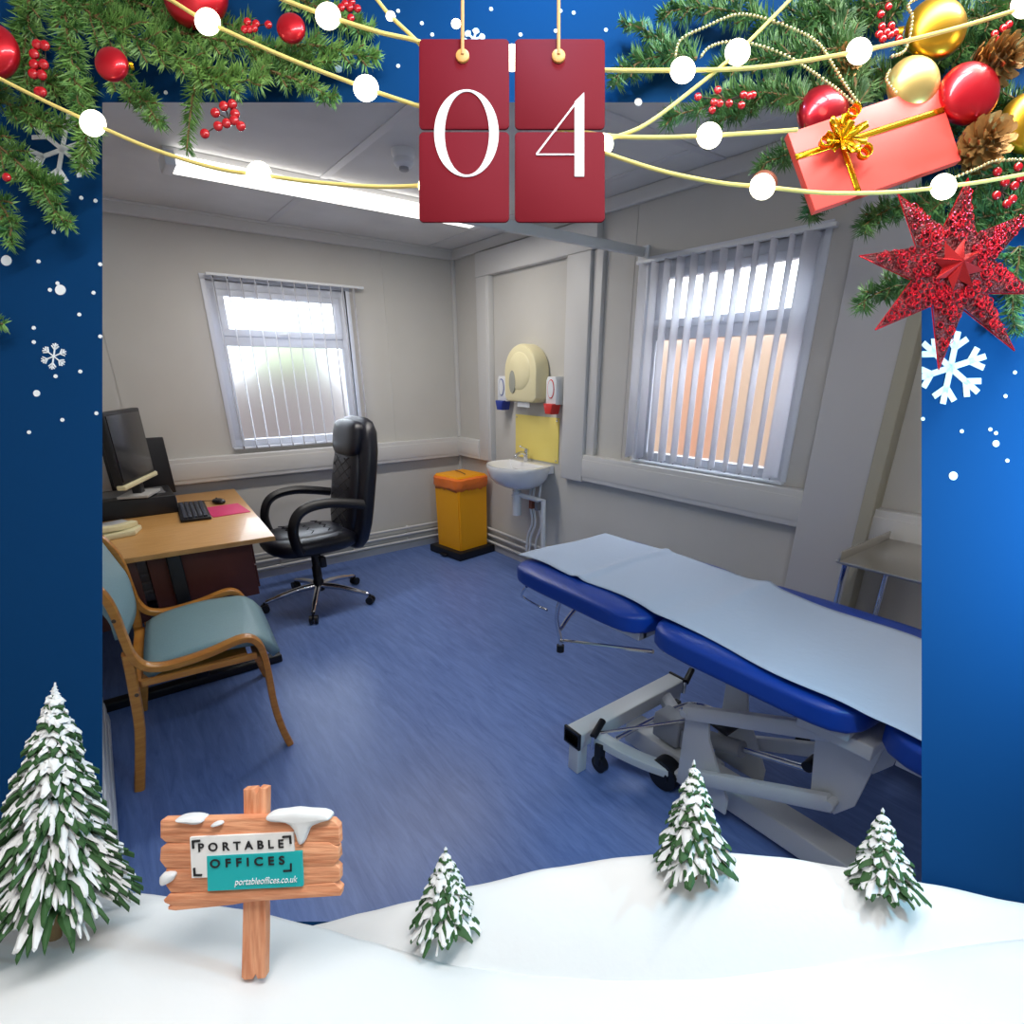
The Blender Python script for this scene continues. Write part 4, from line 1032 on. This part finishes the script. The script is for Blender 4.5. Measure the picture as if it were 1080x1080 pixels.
for i in range(16):
    a = i*2.4+.3; L_ = (13+rnd.uniform(0, 12))*ps(WG); c0 = V((*G(886, 150), .002)); d = V((math.cos(a), math.sin(a), 0)); hgt = rnd.uniform(.006, .018); wd = 3.2*ps(WG); tn = V((-d.y, d.x, 0))
    def f(t, s, d=d, L_=L_, hgt=hgt, tn=tn, wd=wd, c0=c0):
        an = t*2*PI*.95; p = c0+d*(L_*.5*(1-math.cos(an)))+V((0, 0, hgt*.5*(1+math.sin(an-1.2)))); p = p+tn*wd*(s*2-1)*(1+.3*math.sin(an)); return tuple(p)
    bw.grid(f, 14, 2)
for (x, y) in ((905, 170), (865, 158), (893, 128)):
    c0 = V((*G(x, y), .006)); a = rnd.uniform(0, 3); d = V((math.cos(a), math.sin(a), 0)); tn = V((0, 0, 1))*.006
    def f(t, s, c0=c0, d=d, tn=tn): an = t*2*PI*1.3; return tuple(c0+V((math.cos(an), math.sin(an), 0))*.0065+tn*(s-.3)+V((0, 0, .001*an)))
    bw.grid(f, 24, 1)
bw.build('bow', M_gold, gift, solid=.0005)

# --- star
WS = .07
s0_ = bp(1004, 284, WS); star = thing('star_ornament', 'glittering red filigree eight-pointed star ornament at the right', 'star ornament', M=at(s0_))
S = lambda x, y: bp(x, y, WS)-s0_
tips = [(906,270),(923,348),(990,390),(1070,370),(1096,310),(1092,222),(1021,188),(947,205)]
tp = [S(*t) for t in tips]
M_star = mat('star_red', srgb(84, 2, 10), .3, metal=.6, noise=.5, nscale=180, bump=.6, bscale=300)
M_starw = mat('star_wire', srgb(232, 36, 56), .2, metal=.7)
inn = []
for i in range(8):
    a = tp[i]; b = tp[(i+1) % 8]; mdir = (a+b); mdir.z = 0
    inn.append(mdir.normalized()*44*ps(WS))
m = MB(); vs = [(0, 0, .008)]; 
for i in range(8): vs += [(tp[i].x, tp[i].y, 0), (inn[i].x, inn[i].y, 0.002)]
vs += [(0, 0, -.012)]; fs = []
for i in range(16):
    j = (i+1) % 16; fs += [(0, 1+i, 1+j), (17, 1+j, 1+i)]
m._add(vs, fs, smooth=False); m.build('star_body', M_star, star)
m = MB()
for i in range(8):
    m.tube([tp[i], inn[i]], .0007, 5); m.tube([inn[i], tp[(i+1) % 8]], .0007, 5)
m.build('edge_wire', M_starw, star)
m = MB(); rnd = random.Random(9)
def hz(x, y):      # height of the star surface
    ang = math.atan2(y, x); rr = math.hypot(x, y)
    for i in range(8):
        for A, B_ in ((tp[i], inn[i]), (inn[i], tp[(i+1) % 8])):
            det = A.x*B_.y-A.y*B_.x
            s_ = (x*B_.y-y*B_.x)/det; t_ = (A.x*y-A.y*x)/det
            if s_ >= 0 and t_ >= 0: return (.008*(1-s_-t_)+.002*t_, s_+t_)
    return (.008, 0)
cnt = 0
while cnt < 300:
    x = rnd.uniform(-.11, .11); y = rnd.uniform(-.11, .11); z, k_ = hz(x, y)
    if k_ > .93 or math.hypot(x, y) < .026: continue
    rr = rnd.uniform(.0025, .0062)*(1.15-k_*.6); cnt += 1; a0 = rnd.uniform(0, 6); arc = rnd.choice((1, 1, .7))*2*PI
    m.tube([(x+rr*math.cos(a0+arc*q/12), y+rr*math.sin(a0+arc*q/12), z+.0016) for q in range(13)], .0005, 4, cap=False)
m.build('filigree_curls', M_starw, star)
m = MB(); c0 = V((0, 0, .016)); vs = [tuple(c0)]
for i in range(16):
    a = math.radians(77+22.5*i); rr = (28 if i % 2 == 0 else 15)*ps(WS); vs.append((rr*math.cos(a), rr*math.sin(a), .009 if i % 2 == 0 else .006))
vs.append((0, 0, .004)); fs = []
for i in range(16): j = (i+1) % 16; fs += [(0, 1+i, 1+j), (17, 1+j, 1+i)]
m._add(vs, fs, smooth=False); m.build('centre_star', mat('centre_red', srgb(205, 52, 56), .22, metal=.75), star)

# --- bead garlands
def garland(pts, w, lab):
    P = smooth_path([bp(x, y, w) for x, y in pts], 24); p0 = P[0].copy(); m = MB(); acc = 0; last = P[0]; k_ = ps(w)
    for q in P:
        if (q-last).length >= 3.4*k_:
            last = q; m.ball(q-p0, 1.7*k_, 7)
    m.tube([q-p0 for q in P], .0003, 4)
    o = m.build('bead_garland', mat('bead_gold', srgb(226, 212, 160), .3, metal=.6), None, at(p0)); tag(o, lab, 'garland', 'gold bead garlands')
garland([(712,62),(718,42),(745,28),(775,16),(800,18),(835,30),(862,45),(878,68),(895,95),(906,110)], .05, 'upper gold bead garland looping over the pine at the top')
garland([(738,62),(748,50),(770,44),(800,48),(835,62),(870,85),(892,102),(903,112)], .052, 'lower gold bead garland looping behind the crossing wires')
garland([(938,60),(955,52),(962,20),(958,5),(975,-5)], .07, 'short bead garland curling round the large gold bauble')
garland([(1000,190),(1030,178),(1050,170),(1085,168)], .07, 'short bead garland right of the gift')
garland([(940,72),(935,84),(945,98)], .075, 'tiny bead loop at the pale gold bauble')

# --- string lights
WL = .088
def lights(pts, bulbs, lab, w=WL):
    P = smooth_path([bp(x, y, w) for x, y in pts], 8); p0 = P[0].copy(); k_ = ps(w)
    r = thing('string_lights', lab, 'string lights', M=at(p0), group='strings of glowing bulbs')
    MB().tube([q-p0 for q in P], 1.9*k_, 8).build('cable', M_cable, r)
    for b_ in bulbs:
        q = bp(b_[0], b_[1], w)-p0; MB().ball(q, (b_[2] if len(b_) > 2 else 13.3)*k_, 24, scale=(1, 1, .5)).build('bulb', M_bulb, r)
lights([(-20,72),(0,83),(50,108),(98,130),(150,153),(200,170),(240,180),(273,184),(330,192),(400,197),(455,195)], [(98,130),(273,184),(453,196,12)], 'lowest string of bulbs crossing from the left edge over the ceiling light')
lights([(160,-10),(180,0),(219,23),(300,60),(386,93),(442,112),(500,130)], [(219,23),(386,93)], 'string of bulbs running from the top edge down to the left of the number tags')
lights([(285,-8),(300,0),(346,17),(400,34),(442,44),(480,62)], [(346,17)], 'topmost left string with one bulb, running behind the tags')
lights([(385,-15),(398,0),(412,17),(442,46),(480,90)], [(412,17,5),(481,25,5)], 'short steep string with a tiny bulb beside the tags', WL-.004)
lights([(560,66),(600,70),(638,74),(720,74),(800,71),(906,54),(1000,32),(1080,8),(1110,-2)], [(720,74),(906,54),(1080,5),(540,61)], 'upper right string of bulbs crossing in front of the gold bauble')
lights([(600,165),(640,148),(680,132),(730,95),(778,55),(833,0),(850,-18)], [(778,55)], 'steep string rising right from behind the tags to the top edge', WL-.003)
lights([(590,135),(640,143),(690,145),(748,143),(800,140),(841,137)], [(748,143),(636,152,11)], 'middle right string with one bulb ending at the gift', WL-.001)
lights([(560,120),(610,150),(640,162),(700,181),(760,193),(804,197),(860,203),(900,204),(950,202),(995,197),(1040,191),(1110,178)], [(804,197),(995,197)], 'lowest right string of bulbs crossing in front of the gift')

# ------------------------------------------------------------------ light
def area(name, loc, sx, sy, power, col, rot=(0, 0, 0)):
    l = bpy.data.lights.new(name, 'AREA'); l.shape = 'RECTANGLE'; l.size = sx; l.size_y = sy; l.energy = power; l.color = col
    o = bpy.data.objects.new(name, l); COL.objects.link(o); o.location = loc; o.rotation_euler = rot; return o
area('batten_light_far', (-1.28, -1.06, H-.08), 1.6, .11, 20, (1, .95, .88))
area('added_light_near', (-2.12, -4.15, H-.085), 1.6, .11, 21, (1, .97, .93))  # light of the added batten, for the display
def spot(name, p, tgt, power, col, ang, blend=1, rad=.03):
    l = bpy.data.lights.new(name, 'SPOT'); l.energy = power; l.color = col; l.spot_size = math.radians(ang); l.spot_blend = blend; l.shadow_soft_size = rad
    o = bpy.data.objects.new(name, l); COL.objects.link(o); P = BM @ V(p); Tt = BM @ V(tgt); o.location = P
    o.rotation_euler = (Tt-P).to_track_quat('-Z', 'Y').to_euler(); return o
spot('added_blue_wash_right', (.84, .12, .30), (.56, .10, 0), 26, (.30, .75, 1), 130)  # added blue wash that brightens the right of the board, no lamp there
spot('added_blue_wash_top', (.05, .85, .22), (.05, .62, 0), 7, (.2, .7, 1), 120)  # added blue wash for the top of the board, no fixture

w = bpy.data.worlds.new('sky'); sc.world = w; w.use_nodes = True
bg = w.node_tree.nodes['Background']; bg.inputs['Color'].default_value = (.86, .93, 1, 1); bg.inputs['Strength'].default_value = 7.5

vs_ = sc.view_settings; vs_.view_transform = 'Standard'; vs_.look = 'None'; vs_.gamma = 1; vs_.use_curve_mapping = False; vs_.exposure = 0
